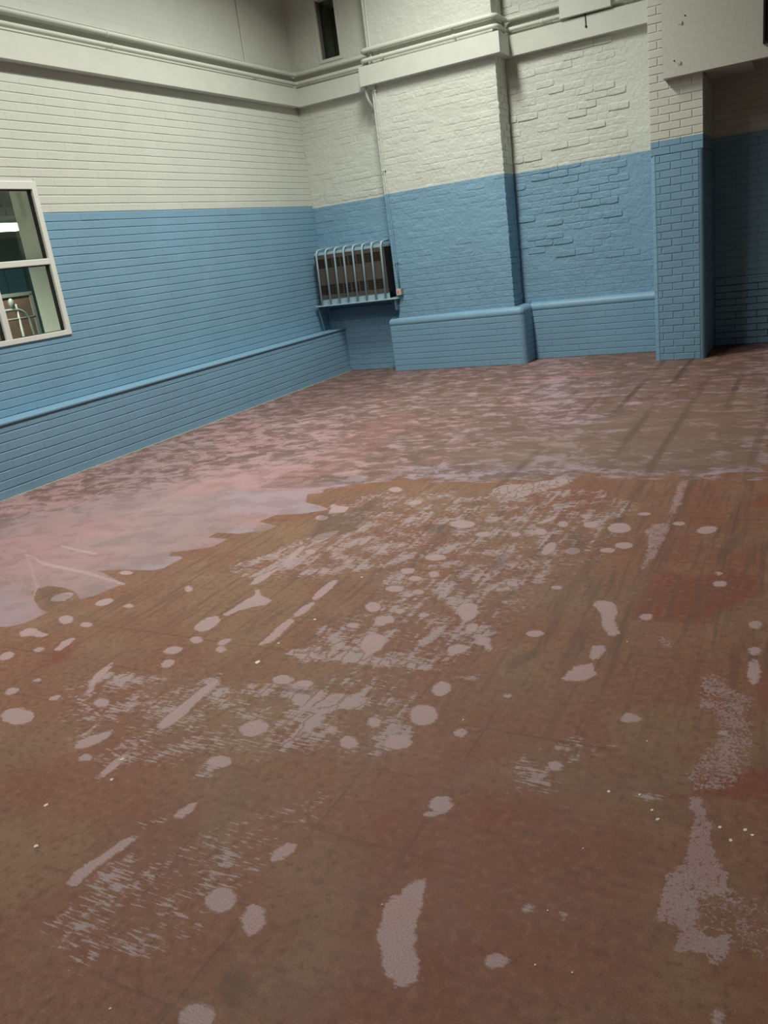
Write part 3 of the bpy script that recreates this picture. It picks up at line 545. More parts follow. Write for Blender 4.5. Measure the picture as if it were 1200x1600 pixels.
def sweep(bm, plan, prof):
    """plan: (x, y, nx, ny); prof: (outward offset, z) from the bottom up"""
    rows = [[bm.verts.new((x+nx*o, y+ny*o, z)) for o, z in prof] for x, y, nx, ny in plan]
    for A, B in zip(rows, rows[1:]):
        for k in range(len(prof)-1): bm.faces.new((A[k], B[k], B[k+1], A[k+1]))
    return rows
def arc_plan(cx, cy, r, a0, a1, n=5):
    return [(cx+r*math.cos(a), cy+r*math.sin(a), math.cos(a), math.sin(a)) for a in (math.radians(a0+(a1-a0)*k/n) for k in range(n+1))]

# ------------------------------------------------------------------ brickwork
CH = .075                                                           # one course
brick_cache = {}
def pydata(name, vs, fs, mat, smooth=None):
    me = bpy.data.meshes.new(name); me.from_pydata(vs, [], fs); me.materials.append(mat)
    if smooth: 
        for i in smooth: me.polygons[i].use_smooth = True
    return me
def smooth_brick(L, H, c=.003, cx=None):
    vs = []
    for y, i in ((.022, 0), (c*1.2, 0), (0, c)):
        j = i if cx is None else i*cx/c
        vs += [(j, y, i), (L-j, y, i), (L-j, y, H-i), (j, y, H-i)]
    fs = [(8, 9, 10, 11)]
    for a in (0, 4):
        for k in range(4): fs.append((a+k, a+(k+1) % 4, a+4+(k+1) % 4, a+4+k))
    return vs, fs, []
def rough_brick(L, H, rnd, amp):
    """worn brick thick with paint: uneven outline, soft arris, flattish face"""
    m = 3 if L > .09 else 2
    ring = [(L*i/m, 0) for i in range(m)]+[(L, 0), (L, H*.5)]+[(L*(m-i)/m, H) for i in range(m)]+[(0, H), (0, H*.5)]
    out, inn = [], []
    for x, z in ring:
        c = (x in (0, L)) and (z in (0, H))
        x += rnd.uniform(-1, 1)*.0025*amp+((.004 if x == 0 else -.004)*amp if c else 0)
        z += rnd.uniform(-1, 1)*.0025*amp+((.003 if z == 0 else -.003)*amp if c else 0)
        w = .005+rnd.uniform(0, .005)*amp
        ux, uz = (L/2-x)/L*2, (H/2-z)/H*2
        out.append((x, .0010+rnd.uniform(.0002, .0016)*amp, z)); inn.append((x+ux*w, rnd.uniform(-.0008, .0008)*amp, z+uz*w))
    n = len(ring); vs = inn+out+[(x, .03, z) for x, y, z in out]+inn+[(L/2, rnd.uniform(-.0012, .0008)*amp, H/2)]
    fs = [(3*n+k, 3*n+(k+1) % n, 4*n) for k in range(n)]
    for o in (0, n):
        for k in range(n): fs.append((o+(k+1) % n, o+k, o+n+k, o+n+(k+1) % n))
    return vs, fs, list(range(n))
def get_brick(style, L, H, var, mat):
    L = max(.01, round(L/.005)*.005); key = (style, L, round(H, 3), var, mat.name)
    if key not in brick_cache:
        rnd = random.Random(str(key))
        vs, fs, sm = smooth_brick(L, H) if style == 'smooth' else smooth_brick(L, H, .0038, .0003) if style == 'course' else rough_brick(L, H, rnd, 1.0 if style == 'rough' else .55)
        brick_cache[key] = pydata('brick', vs, fs, mat, sm)
    return brick_cache[key]
def shows(P, n):
    v = P-CAMP; d = v.dot(fw)
    if d < .1: return 0
    x = 600+1251*v.dot(r2)/d; y = 800-1251*v.dot(u2)/d
    if not (-15 < x < 1215 and -15 < y < 1615): return 0
    return abs(v.normalized().dot(n))/v.length_squared
def courses(u0, u1, z0, z1, holes=(), L=.225, half=.1125, off=0.0, ch=CH, jit=.006, rnd=random):
    """stretcher bond rectangles (u0, u1, z0, z1), clipped to the field and its openings"""
    out = []; k0 = int(math.floor(z0/ch+1e-6))
    for k in range(k0, int(math.ceil(z1/ch-1e-6))):
        a, b = max(z0, k*ch), min(z1, (k+1)*ch)
        if b-a < .02: continue
        u = u0-L+((off+half*(k % 2)) % L)
        cuts = []
        while u < u1+L:
            cuts.append(u+rnd.uniform(-jit, jit)); u += L
        for s, e in zip(cuts, cuts[1:]):
            s, e = max(s, u0), min(e, u1)
            if e-s < .014: continue
            segs = [(s, e)]
            for h0, h1, hz0, hz1 in holes:
                if b > hz0+.01 and a < hz1-.01:
                    nx = []
                    for p, q in segs:
                        if q <= h0 or p >= h1: nx.append((p, q)); continue
                        if h0-p > .014: nx.append((p, h0))
                        if q-h1 > .014: nx.append((h1, q))
                    segs = nx
            out += [(p, q, a, b) for p, q in segs]
    return out
def lay(parent, rects, O, rot, mat, style='smooth', gap=(.004, .008), proud=None, most=292, rnd=random.Random(3)):
    """place bricks on a face: local x runs along the wall, local -y faces the room"""
    R = Matrix.Rotation(rot, 4, 'Z'); n = R @ Vector((0, -1, 0)); todo = []
    for a, b, z0, z1 in rects:
        pr = proud(.5*(a+b), .5*(z0+z1), rnd) if proud else 0.0
        if pr is None: continue
        st = style((a+b)/2, (z0+z1)/2) if callable(style) else style
        loc = Vector(O)+R @ Vector((a+gap[0]/2, -pr, 0)); loc.z = z0+gap[1]/2+(rnd.uniform(-.0012, .0012) if st in ('smooth', 'course') else rnd.uniform(-.003, .003))
        me = get_brick(st, b-a-gap[0], z1-z0-gap[1], rnd.randrange(2 if st in ('smooth', 'course') else 9), mat)
        mw = Matrix.Translation(loc) @ R
        if st in ('rough', 'worn'): mw = mw @ Matrix.Rotation(rnd.uniform(-.012, .012), 4, 'Y')
        mw = mw @ Matrix.Diagonal(((b-a-gap[0])/max(.01, round((b-a-gap[0])/.005)*.005), 1, 1, 1))
        todo.append((shows(loc, n)*(b-a), mw, me))
    todo.sort(key=lambda q: -q[0])
    V, F, SM, base = [], [], [], 0
    for i, (s, mw, me) in enumerate(todo):
        if i < most and s > 0:
            o = bpy.data.objects.new('brick', me); COL.objects.link(o); o.parent = parent; o.matrix_world = mw
        else:
            V += [tuple(mw @ v.co) for v in me.vertices]
            for p in me.polygons: F.append(tuple(base+k for k in p.vertices)); SM.append(p.use_smooth)
            base += len(me.vertices)
    if V:
        me = pydata('brickwork', V, F, mat, [i for i, q in enumerate(SM) if q])
        o = bpy.data.objects.new('brickwork', me); COL.objects.link(o); o.parent = parent; o['kind'] = 'stuff'
    return len(todo)
def bullnose(parent, cx, cy, r, a0, a1, z0, z1, mat, gap=.002):
    """quarter round corner bricks, one per course"""
    c = .0008
    for k in range(int(round(z0/CH)), int(math.ceil(z1/CH-1e-6))):
        b = k*CH+gap/2; t = min(z1, (k+1)*CH)-gap/2
        if t-b < .02: continue
        key = ('nose', r, a0, a1, round(t-b, 3))
        if key not in brick_cache:
            bm = bmesh.new()
            pl = arc_plan(0, 0, r, a0, a1)
            for pf in ([(-.02, 0), (-c, 0), (0, c)], [(0, c), (0, t-b-c)], [(0, t-b-c), (-c, t-b), (-.02, t-b)]): sweep(bm, pl, pf)
            me = bpy.data.meshes.new('bullnose_brick'); bm.to_mesh(me); bm.free(); me.materials.append(mat)
            for p in me.polygons:
                zz = [me.vertices[i].co.z for i in p.vertices]; p.use_smooth = max(zz)-min(zz) > .015
            brick_cache[key] = me
        o = bpy.data.objects.new('bullnose_brick', brick_cache[key]); COL.objects.link(o); o.parent = parent
        o.location = (cx, cy, b)

def struct(name, label, mat, lst, cat='wall'):
    return tag(boxes(name, mat, lst), label, cat, kind='structure')

# ------------------------------------------------------------------ the room: key lines in metres
X1, X2, YP = 1.234, 2.8245, -.2467                                  # pier
YR = .1046                                                          # recess right of the pier
XA, XB, YQ = 4.5426, 5.0575, -.664                                  # square pillar
YN = .2164                                                          # back of the dark niche
PX1, PX2, PYP, PYR, PT = 1.105, 2.9574, -.3265, .0259, .697         # plinths of the back wall
LX, LT = .246, .609                                                 # plinth of the left wall
B0, B1, BD = 3.460, 3.673, .0957                                    # white band
ZT = 5.6
RC = .005
WY0, WY1, WZ0, WZ1 = -5.90, -4.55, 1.187, 2.513                     # window in the left wall

# left wall: backing around the window opening
wl = struct('wall_left', 'long left wall of smooth painted brick, white over pale blue', M['left'], [
    (-.32, -RC, -14, WY0, 0, ZT), (-.32, -RC, WY1, .5, 0, ZT), (-.32, -RC, WY0, WY1, 0, WZ0), (-.32, -RC, WY0, WY1, WZ1, ZT)])
holes = [(WY0+.004, WY1-.004, WZ0+.004, WZ1-.004)]
sr = random.Random(11)
lay(wl, courses(-6.7, -.002, LT, B0+.02, holes, jit=.012, rnd=sr), (0, 0, 0), PI/2, M['left'], 'course', (.0004, .0065),
    proud=lambda u, z, r: r.uniform(-.0004, .0004) if r.random() < .9 else r.uniform(-.0015, .0015))
lay(wl, courses(-6.7, -.002, B1, 4.95, jit=.012, rnd=sr), (0, 0, 0), PI/2, M['left'], 'course', (.0004, .004),
    proud=lambda u, z, r: -.0046+r.uniform(0, .0005), most=0)
bl = struct('baseboard_left', 'low blue brick plinth along the foot of the left wall', M['left'], [(0, LX-RC, -14, .002, 0, LT-.012)], 'plinth')
lay(bl, courses(-6.7, -.02, 0, LT-.03, jit=.012, rnd=sr), (LX, 0, 0), PI/2, M['left'], 'course', (.0004, .0065),
    proud=lambda u, z, r: r.uniform(-.0004, .0004) if r.random() < .9 else r.uniform(-.0015, .0015))
bm = bmesh.new()
for a, b in ((-14, -3.262), (-3.258, -.006)):
    box(bm, -.004, LX+.012, a, b, LT-.02, LT, .005)
link('plinth_cap', bm, M['blue'], bl)
bm = bmesh.new(); box(bm, LX+.003, LX+.02, -14, -.03, -.002, .006, .002)
link('sealant_strip', bm, M['seal'], bl)['label'] = 'pale sealant line along the floor'

# back wall behind the heater, with the small high window opening
AW = (.455, .732, 3.935, 4.60)
wa = struct('wall_alcove', 'narrow back wall of lumpy painted brick behind the heater', M['rough'], [
    (-.02, AW[0], RC, .45, 0, ZT), (AW[1], X1+.1, RC, .45, 0, ZT), (AW[0], AW[1], RC, .45, 0, AW[2]), (AW[0], AW[1], RC, .45, AW[3], ZT)])
def a_style(u, z): return 'smooth' if z < .78 else 'rough'
def a_proud(u, z, r):
    if z < .78: return r.uniform(-.001, .001)
    if z > 3.0 and z < 3.6: return -.004+r.uniform(0, .003)
    return r.choice((-.005, -.004, -.003, -.002, 0))
lay(wa, courses(.002, X1-.002, 0, B0+.02, rnd=sr, jit=.02), (0, 0, 0), 0, M['rough'], a_style, (.003, .006), a_proud)
lay(wa, courses(.002, X1-.002, B1, 4.9, [AW], rnd=sr, jit=.02), (0, 0, 0), 0, M['rough'], 'worn', (.004, .006), lambda u, z, r: None if r.random() < .4 else -.0048+r.uniform(0, .001), most=60)

# pier
wp = struct('wall_pier', 'broad projecting pier of lumpy painted brick beside the heater', M['rough'], [
    (X1, X2-RC, YP+RC, .45, 0, ZT)])
def p_style(u, z): return 'course' if .7 < z < 1.36 else 'worn' if z < 1.9 else 'rough'
def p_proud(u, z, r):
    if .7 < z < 1.36: return r.uniform(-.0025, -.0015)
    if 1.42 <= z < 1.9 and r.random() < .25: return None
    return r.choice((-.005, -.0045, -.004, -.003, -.0025, -.002))
lay(wp, courses(X1, X2, PT-.02, B0+.02, rnd=sr, jit=.02), (0, YP, 0), 0, M['rough'], p_style, (.0025, .006), p_proud)
lay(wp, courses(X1, X2, B1, 4.9, rnd=sr, jit=.015), (0, YP, 0), 0, M['rough'], 'worn', (.004, .006), lambda u, z, r: None if r.random() < .45 else -.0048+r.uniform(0, .001), most=60)
lay(wp, courses(YP+.002, YR, PT-.02, 4.9, rnd=sr, jit=.01), (X2, 0, 0), PI/2, M['rough'], 'rough', (.006, .009), lambda u, z, r: r.choice((-.003, 0, .003)), most=80)

# recess between pier and pillar
wr = struct('wall_recess', 'recessed bay of uneven old painted brick between pier and pillar', M['rough'], [
    (X2-.1, XA+.1, YR+RC, .45, 0, ZT)])
def r_proud(u, z, r):
    if z < 1.15: return r.uniform(-.003, -.0015)
    if u > 4.1 and z > 1.2: return None if r.random() < .6 else -.005+r.uniform(0, .001)
    if r.random() < .08: return None
    return r.choice((-.004, -.003, -.002, -.0005, .002, .006))
lay(wr, courses(X2+.002, XA, PT-.02, B0+.02, rnd=sr, jit=.025), (0, YR, 0), 0, M['rough'], lambda u, z: 'course' if z < 1.0 else 'worn' if z < 1.3 or u > 4.1 else 'rough', (.003, .006), r_proud)
lay(wr, courses(X2+.002, XA, B1, 4.9, rnd=sr, jit=.02), (0, YR, 0), 0, M['rough'], 'rough', (.006, .008), lambda u, z, r: r.choice((-.004, -.001, .001)), most=60)

# plinths of the back wall: round-nosed cap, brick face, round corner bricks
def plinth(name, label, plan, front, xr, yf, cap_r=.062):
    bm = bmesh.new()
    sweep(bm, plan, [(-RC, 0), (-RC, PT-.08)])
    o = tag(link(name, bm, M['rough']), label, 'plinth', kind='structure')
    bm = bmesh.new()
    prof = [(-.005, PT-.092), (0, PT-.088)]+[(-cap_r+cap_r*math.cos(a), PT-cap_r+cap_r*math.sin(a)) for a in (k*PI/12 for k in range(7))]+[(-.11, PT+.004)]
    sweep(bm, plan, prof); link('plinth_cap', bm, M['blue'], o, smooth=True)
    lay(o, courses(xr[0], xr[1], 0, PT-.095, rnd=sr, jit=.006), (0, yf, 0), 0, M['left'], 'course', (.0012, .0065), lambda u, z, r: r.uniform(-.0008, .0008))
    return o
rr = .065
planP = arc_plan(PX1+.03, PYP+.03, .03, 180, 270, 3); planP = [(PX1, .0, -1, 0)]+planP
planP += arc_plan(PX2-rr, PYP+rr, rr, 270, 360, 6)+[(PX2, PYR+.04, 1, 0)]
bp = plinth('baseboard_pier', 'blue brick plinth with rounded top under the pier', planP, None, (PX1+.03, PX2-rr), PYP)
bullnose(bp, PX2-rr, PYP+rr, rr, 270, 360, 0, PT-.095, M['left'])
lay(bp, courses(PYP+rr, PYR, 0, PT-.095, rnd=sr), (PX2, 0, 0), PI/2, M['left'], 'course', (.0012, .0065))
planR = [(PX2-.02, PYR, 0, -1), (XA+.02, PYR, 0, -1)]
br = plinth('baseboard_recess', 'blue brick plinth with rounded top between pier and pillar', planR, None, (PX2, XA), PYR)

# pillar: square head, rounded edges below
zr, rq = 2.110, .045
bm = bmesh.new()
planQ = [(XA, .2, -1, 0)]+arc_plan(XA+rq, YQ+rq, rq, 180, 270, 5)+arc_plan(XB-rq, YQ+rq, rq, 270, 360, 5)+[(XB, .3, 1, 0)]
sweep(bm, planQ, [(-RC, 0), (-RC, zr), (-.06, zr)])
box(bm, XA+RC, XB-RC, YQ+RC, .4, zr-.01, ZT)
wq = tag(link('wall_pillar', bm, M['pillar']), 'square pillar of neat painted brick with rounded lower edges', 'pillar', kind='structure')
def pil(u0, u1, z0, z1):
    out = []
    for k in range(int(round(z0/CH)), int(math.ceil(z1/CH-1e-6))):
        a, b = max(z0, k*CH), min(z1, (k+1)*CH)
        if b-a < .02: continue
        c = [XA-.01, XA+.094, XA+.300, XB+.01] if k % 2 else [XA-.01, XA+.198, XA+.412, XB+.01]
        for p, q in zip(c, c[1:]):
            p, q = max(p, u0), min(q, u1)
            if q-p > .02: out.append((p, q, a, b))
    return out
lay(wq, pil(XA+rq, XB-rq, 0, zr-.01)+pil(XA, XB, zr-.01, 4.95), (0, YQ, 0), 0, M['pillar'], 'smooth', (.009, .009), lambda u, z, r: r.uniform(-.001, .001))
bullnose(wq, XA+rq, YQ+rq, rq, 180, 270, 0, zr-.01, M['pillar']); bullnose(wq, XB-rq, YQ+rq, rq, 270, 360, 0, zr-.01, M['pillar'])
lay(wq, courses(YQ+.002, YN, zr-.01, 2.78, rnd=sr), (XB, 0, 0), PI/2, M['pillar'], 'smooth', (.008, .009), most=60)
lay(wq, courses(YQ+rq, YN, 0, zr-.01, rnd=sr), (XB, 0, 0), PI/2, M['pillar'], 'smooth', (.008, .009), most=60)

# niche right of the pillar
wn = struct('wall_niche', 'shaded brick wall set back behind the pillar', M['pillar'], [(XB-.1, 8.5, YN+RC, .55, 0, ZT)])
lay(wn, courses(XB+.002, 6.1, .755, 3.4, rnd=sr), (0, YN, 0), 0, M['pillar'], 'smooth', (.004, .008), lambda u, z, r: r.uniform(-.001, .001))
lay(wn, courses(XB+.002, 6.1, 0, .755, rnd=sr), (0, YN-.022, 0), 0, M['pillar'], 'smooth', (.004, .008))
boxes('plinth_cap', M['blue'], [(XB, 6.1, YN-.03, YN+.01, .735, .757)], wn, .006)

# the rest of the shell
struct('wall_right', 'right wall of the hall', M['pillar'], [(10.9, 11.2, -14, .5, 0, ZT)])
struct('wall_front', 'front wall of the hall', M['pillar'], [(-.3, 11.2, -14.3, -14, 0, ZT)])
struct('ceiling', 'white hall ceiling', M['ceil'], [(-.3, 11.2, -14.3, .55, ZT, ZT+.2)], 'ceiling')

# white band under the pipes
struct('trim_1', 'white boxed band along the left wall', M['white'], [(-.01, BD, -14, -BD-.0015, B0, B1)], 'band')
struct('trim_2', 'white boxed band above the heater bay', M['white'], [(BD-.05, X1+.02, -BD, .01, B0, B1)], 'band')
bm = bmesh.new(); box(bm, X1-BD, X2+BD, YP-BD, YP+.01, B0+.002, B1+.002, .003); box(bm, X2-.01, X2+BD-.001, YP-.002, YR+.01, B0+.002, B1+.002, .003)
tag(link('trim_3', bm, M['white']), 'white boxed band wrapped round the pier', 'band', kind='structure')
struct('trim_4', 'white boxed band across the recess right of the pier', M['white'], [(X2+BD+.001, XA+.05, YR-BD, YR+.01, B0, B1)], 'band')

# bulkhead over the niche, cut by the frame
bk = struct('trim_5', 'large white box beam over the niche, in front of the pillar', M['bulkhead'], [(4.698, 10.9, -.76, YQ-.002, 2.785, 4.6)], 'beam')
boxes('beam_soffit', M['bulkhead'], [(XB+.002, 5.484, YQ+.004, -.02, 2.79, 4.5)], bk)
boxes('beam_end', M['bulkhead'], [(4.698, 4.708, -.7601, YQ-.001, 2.784, 4.6)], bk)
for hx, hz, px, pz in ((4.910, 3.290, 4.872, 3.232), (4.806, 2.924, 4.856, 2.892)):
    bm = bmesh.new(); bmesh.ops.create_cone(bm, cap_ends=True, segments=10, radius1=.007, radius2=.006, depth=.006, matrix=Matrix.Translation((hx, -.762, hz)) @ Matrix.Rotation(PI/2, 4, 'X'))
    link('screw_hole', bm, M['black'], bk)
    bm = bmesh.new(); rnd = random.Random(int(hx*1000))
    ring = [(px+.034*math.cos(a)*rnd.uniform(.55, 1.1), -.7605, pz+.026*math.sin(a)*rnd.uniform(.55, 1.1)) for a in (k*PI/6 for k in range(12))]
    cv = bm.verts.new((px, -.765, pz)); rv = [bm.verts.new(q) for q in ring]
    for k in range(12): bm.faces.new((cv, rv[k], rv[(k+1) % 12]))
    box(bm, px+.004, px+.012, -.768, -.76, pz-.012, pz+.012)
    link('filler_patch', bm, M['bare'], bk)

# ------------------------------------------------------------------ window to the next room
w1 = tag(empty('window_1', (-.02, WY1, WZ0)), 'white plastic window in the left wall looking into another room', 'window', kind='structure')
FW = .055; ZA0, ZA1 = 1.815, 1.868; YM0, YM1 = -5.253, -5.193
fx0, fx1 = -.055, .014
bm = bmesh.new()
box(bm, fx0, fx1, WY0, WY1, WZ1-.064, WZ1, .004); box(bm, fx0, fx1, WY0, WY1, WZ0, WZ0+.045, .004)
box(bm, fx0, fx1, WY1-FW, WY1, WZ0+.04, WZ1-.06, .004); box(bm, fx0, fx1, WY0, WY0+FW, WZ0+.04, WZ1-.06, .004)
adopt(link('window_frame', bm, M['upvc']), w1)
adopt(boxes('transom', M['upvc'], [(fx0, fx1-.002, WY0+.05, WY1-.05, ZA0, ZA1)], None, .006), w1)
adopt(boxes('mullion', M['upvc'], [(fx0, fx1-.002, YM0, YM1, WZ0+.04, WZ1-.06)], None, .006), w1)
for y0, y1 in ((WY0+FW, YM0), (YM1, WY1-FW)):
    for z0, z1 in ((WZ0+.045, ZA0), (ZA1, WZ1-.064)):
        adopt(boxes('pane', M['glass'], [(-.034, -.028, y0, y1, z0, z1)]), w1)
        adopt(boxes('gasket', M['gasket'], [(-.045, -.012, y1-.014, y1, z0, z1), (-.045, -.012, y0, y0+.008, z0, z1), (-.045, -.012, y0, y1, z0, z0+.006), (-.045, -.012, y0, y1, z1-.008, z1)]), w1)
adopt(boxes('reveal', M['white'], [(-.335, -.056, WY1-.012, WY1+.002, WZ0, WZ1), (-.335, -.056, WY0-.002, WY0+.012, WZ0, WZ1), (-.335, -.056, WY0, WY1, WZ1-.012, WZ1+.002), (-.335, -.056, WY0, WY1, WZ0-.002, WZ0+.012)]), w1)

# the room seen through it
struct('wall_far_room', 'pale walls of the room beyond the window', M['room'], [(-3.7, -3.4, -7.2, -.6, 0, 2.75), (-3.5, -.33, -.9, -.6, 0, 2.75), (-3.5, -.33, -7.2, -6.9, 0, 2.75)])
struct('ceiling_far_room', 'ceiling of the room beyond the window', M['duct'], [(-3.7, -.33, -7.2, -.6, 2.75, 2.9)], 'ceiling')
struct('floor_far_room', 'floor of the room beyond the window', M['brownboard'], [(-3.7, -.33, -7.2, -.6, -.1, 0)], 'floor')
struct('door_1', 'blue door in the far wall beyond the window', M['roomblue'], [(-3.399, -3.35, -3.2, -2.46, 0, 2.02), (-3.399, -3.35, -2.445, -2.15, 0, 2.02)], 'door')
struct('trim_6', 'dark teal boxed ledge over the door beyond the window', M['teal'], [(-3.399, -3.2, -4.6, -1.0, 2.02, 2.34), (-3.399, -3.37, -2.13, -1.0, 0, 2.02)], 'trim')
sl = tag(empty('strip_light', (-1.5, -4.2, 2.38)), 'lit fluorescent strip light on the ceiling beyond the window', 'light')
adopt(boxes('light_housing', M['room'], [(-1.56, -1.44, -6.42, -3.57, 2.335, 2.41)], None, .004), sl)
adopt(boxes('diffuser', M['tube'], [(-1.555, -1.445, -6.40, -3.58, 2.262, 2.335)], None, .015), sl)
for y in (-4.5, -3.4): adopt(tubes('suspension_rod', M['duct'], [([(-1.5, y-.3, 2.40), (-1.5, y-.3, 2.75)], .008)]), sl)
l2 = lamp('strip_light_glow', (-1.5, -5.0, 2.255), .1, 2.8, 90)
dc = tag(empty('ceiling_duct', (-1.2, -4.2, 2.75)), 'round grey pipe hanging from the ceiling beyond the window', 'duct')
adopt(tubes('duct_run', M['duct'], [([(-1.25, -6.5, 2.62), (-1.25, -4.28, 2.62)], .075)], None, 14), dc)
adopt(tubes('drop_pipe', M['duct'], [(fillet([(-1.25, -4.5, 2.62), (-1.25, -4.20, 2.62), (-1.25, -4.18, 2.33)], .12), .045)], None, 14), dc)
cb = tag(empty('display_board', (-2.0, -3.8, 0)), 'brown board in a grey metal frame beyond the window', 'board')
adopt(boxes('board', M['brownboard'], [(-2.02, -2.00, -4.55, -3.27, .85, 1.61)]), cb)
adopt(boxes('board_frame', M['greyframe'], [(-2.035, -1.98, -4.58, -3.235, 1.60, 1.64), (-2.035, -1.98, -3.275, -3.235, 0, 1.61), (-2.035, -1.98, -4.58, -4.54, 0, 1.61), (-2.035, -1.98, -4.55, -3.27, .82, .86)]), cb)
rk = tag(empty('tubular_stand', (-1.7, -3.7, 0)), 'pale tubular metal stand before the brown board beyond the window', 'stand')
adopt(tubes('hoop', M['greyframe'], [(fillet([(-1.7, -4.22, 0), (-1.7, -4.22, 1.46), (-1.7, -3.60, 1.46), (-1.7, -3.47, .0)], .16), .017)]), rk)
adopt(tubes('rail', M['greyframe'], [([(-1.7, -4.22, 1.36), (-1.7, -3.50, 1.36)], .012)]), rk)
adopt(tubes('upright', M['greyframe'], [([(-1.7, -3.72, 0), (-1.7, -3.72, 1.52)], .014)]), rk)
bm = bmesh.new(); bmesh.ops.create_uvsphere(bm, u_segments=10, v_segments=8, radius=.04, matrix=Matrix.Translation((-1.7, -3.77, 1.53)) @ Matrix.Diagonal((.8, .8, 1.4, 1)))
adopt(link('clamp', bm, M['greyframe'], None, True), rk)

# small high window over the heater bay
w2 = tag(empty('window_2', (.59, 0, AW[2])), 'small dark upright window high above the heater', 'window', kind='structure')
a0, a1, c0, c1 = AW
adopt(boxes('window_frame', M['plaster'], [(a0-.035, a0+.004, -.004, .03, c0-.035, c1), (a1-.004, a1+.035, -.004, .03, c0-.035, c1), (a0+.0045, a1-.0045, -.004, .03, c0-.035, c0+.004)], None, .002), w2)
adopt(boxes('reveal', M['greyframe'], [(a0-.002, a0+.006, .03, .44, c0, c1), (a0, a1, .03, .44, c0-.002, c0+.006), (a1-.006, a1+.002, .03, .44, c0, c1)]), w2)
adopt(boxes('pane', M['glass'], [(a0+.004, a1-.004, .10, .106, c0+.004, c1)]), w2)
adopt(boxes('glazing_bar', M['greyframe'], [(a0+.075, a0+.10, .40, .43, c0, c1)]), w2)
adopt(boxes('dark_backing', M['slot'], [(a0-.02, a1+.02, .445, .46, c0-.02, c1+.02)]), w2)  # black sheet, painted darkness in place of the unlit room behind

# ------------------------------------------------------------------ heater and its guard
ht = tag(empty('wall_heater', (.61, -.02, .985)), 'brown louvred electric heater on the wall behind a blue bar guard', 'heater')
HX0, HX1, HY, HZ0, HZ1 = .075, 1.143, -.27, 1.035, 1.605
bm = bmesh.new(); box(bm, HX0, HX1, HY+.012, .002, HZ0, HZ1, .006)
adopt(link('casing', bm, M['heater_dark']), ht)
vents = []
for row in ((1.085, 1.215), (1.435, 1.555)):
    for i in range(8):
        x = HX0+.04+i*.122; vents.append((x, x+.108, row[0], row[1]))
bm = bmesh.new(); xs = sorted({HX0, HX1} | {v[0] for v in vents} | {v[1] for v in vents}); zs = sorted({HZ0, HZ1} | {v[2] for v in vents} | {v[3] for v in vents})
for xa, xb in zip(xs, xs[1:]):
    for za, zb in zip(zs, zs[1:]):
        if any(abs(v[0]-xa) < 1e-6 and abs(v[2]-za) < 1e-6 for v in vents): continue
        box(bm, xa, xb, HY, HY+.012, za, zb)
bmesh.ops.remove_doubles(bm, verts=bm.verts[:], dist=1e-5)
adopt(link('front_panel', bm, M['heater']), ht)
for xa, xb, za, zb in vents:
    bm = bmesh.new()
    for k in range(6):
        z = za+(zb-za)*(k+.5)/6
        vs = [bm.verts.new(q) for q in ((xa, HY+.001, z-.004), (xa, HY+.011, z+.006), (xb, HY+.001, z-.010), (xb, HY+.011, z))]
        bm.faces.new((vs[0], vs[2], vs[3], vs[1]))
    xm = (xa+xb)/2; box(bm, xm-.003, xm+.003, HY-.001, HY+.008, za, zb)
    adopt(link('louvre', bm, M['slat']), ht)
adopt(boxes('top_flange', M['paleblue'], [(HX0+.01, HX1-.004, HY-.004, -.02, HZ1, HZ1+.035)], None, .004), ht)
gd = tag(empty('heater_guard', (.65, -.02, .73)), 'pale blue steel bar guard and shelf around the wall heater', 'guard')
SY, SZ = -.345, .962
for i in range(8):
    x = .155+i*.1405
    adopt(tubes('guard_bar', M['paleblue'], [(fillet([(x-.02, SY+.012, SZ), (x, SY+.012, 1.672), (x, .0, 1.690)], .085, 6), .0135)], None, 10), gd)
adopt(tubes('top_rail', M['paleblue'], [([(.10, -.10, 1.675), (1.20, -.10, 1.675)], .008)], None, 8), gd)
adopt(boxes('shelf', M['paleblue'], [(.03, 1.285, SY-.004, .0, SZ-.022, SZ-.006)], None, .003), gd)
adopt(boxes('back_upstand', M['paleblue'], [(.075, 1.143, -.262, -.25, SZ-.008, 1.034)], None, .002), gd)
adopt(boxes('lower_box', M['darkblue'], [(.085, 1.225, -.075, .0, .745, .94)], None, .004), gd)  # shelf's shade is partly painted into this box's colour
adopt(tubes('lower_rail', M['darkblue'], [([(.10, -.10, .872), (1.10, -.10, .872)], .012)], None, 8), gd)
adopt(tubes('stub_pipe', M['darkblue'], [([(1.17, -.24, .945), (1.17, -.24, .865)], .017)], None, 10), gd)
bm = bmesh.new(); tube(bm, [(.055, SY+.02, .945), (.062, -.255, LT+.001)], .013, 8)
box(bm, .04, .075, SY, -.02, .915, .942); adopt(link('support_leg', bm, M['darkblue']), gd)
adopt(boxes('end_bracket', M['darkblue'], [(1.235, 1.262, -.335, YP-.001, .80, .942)], None, .003), gd)

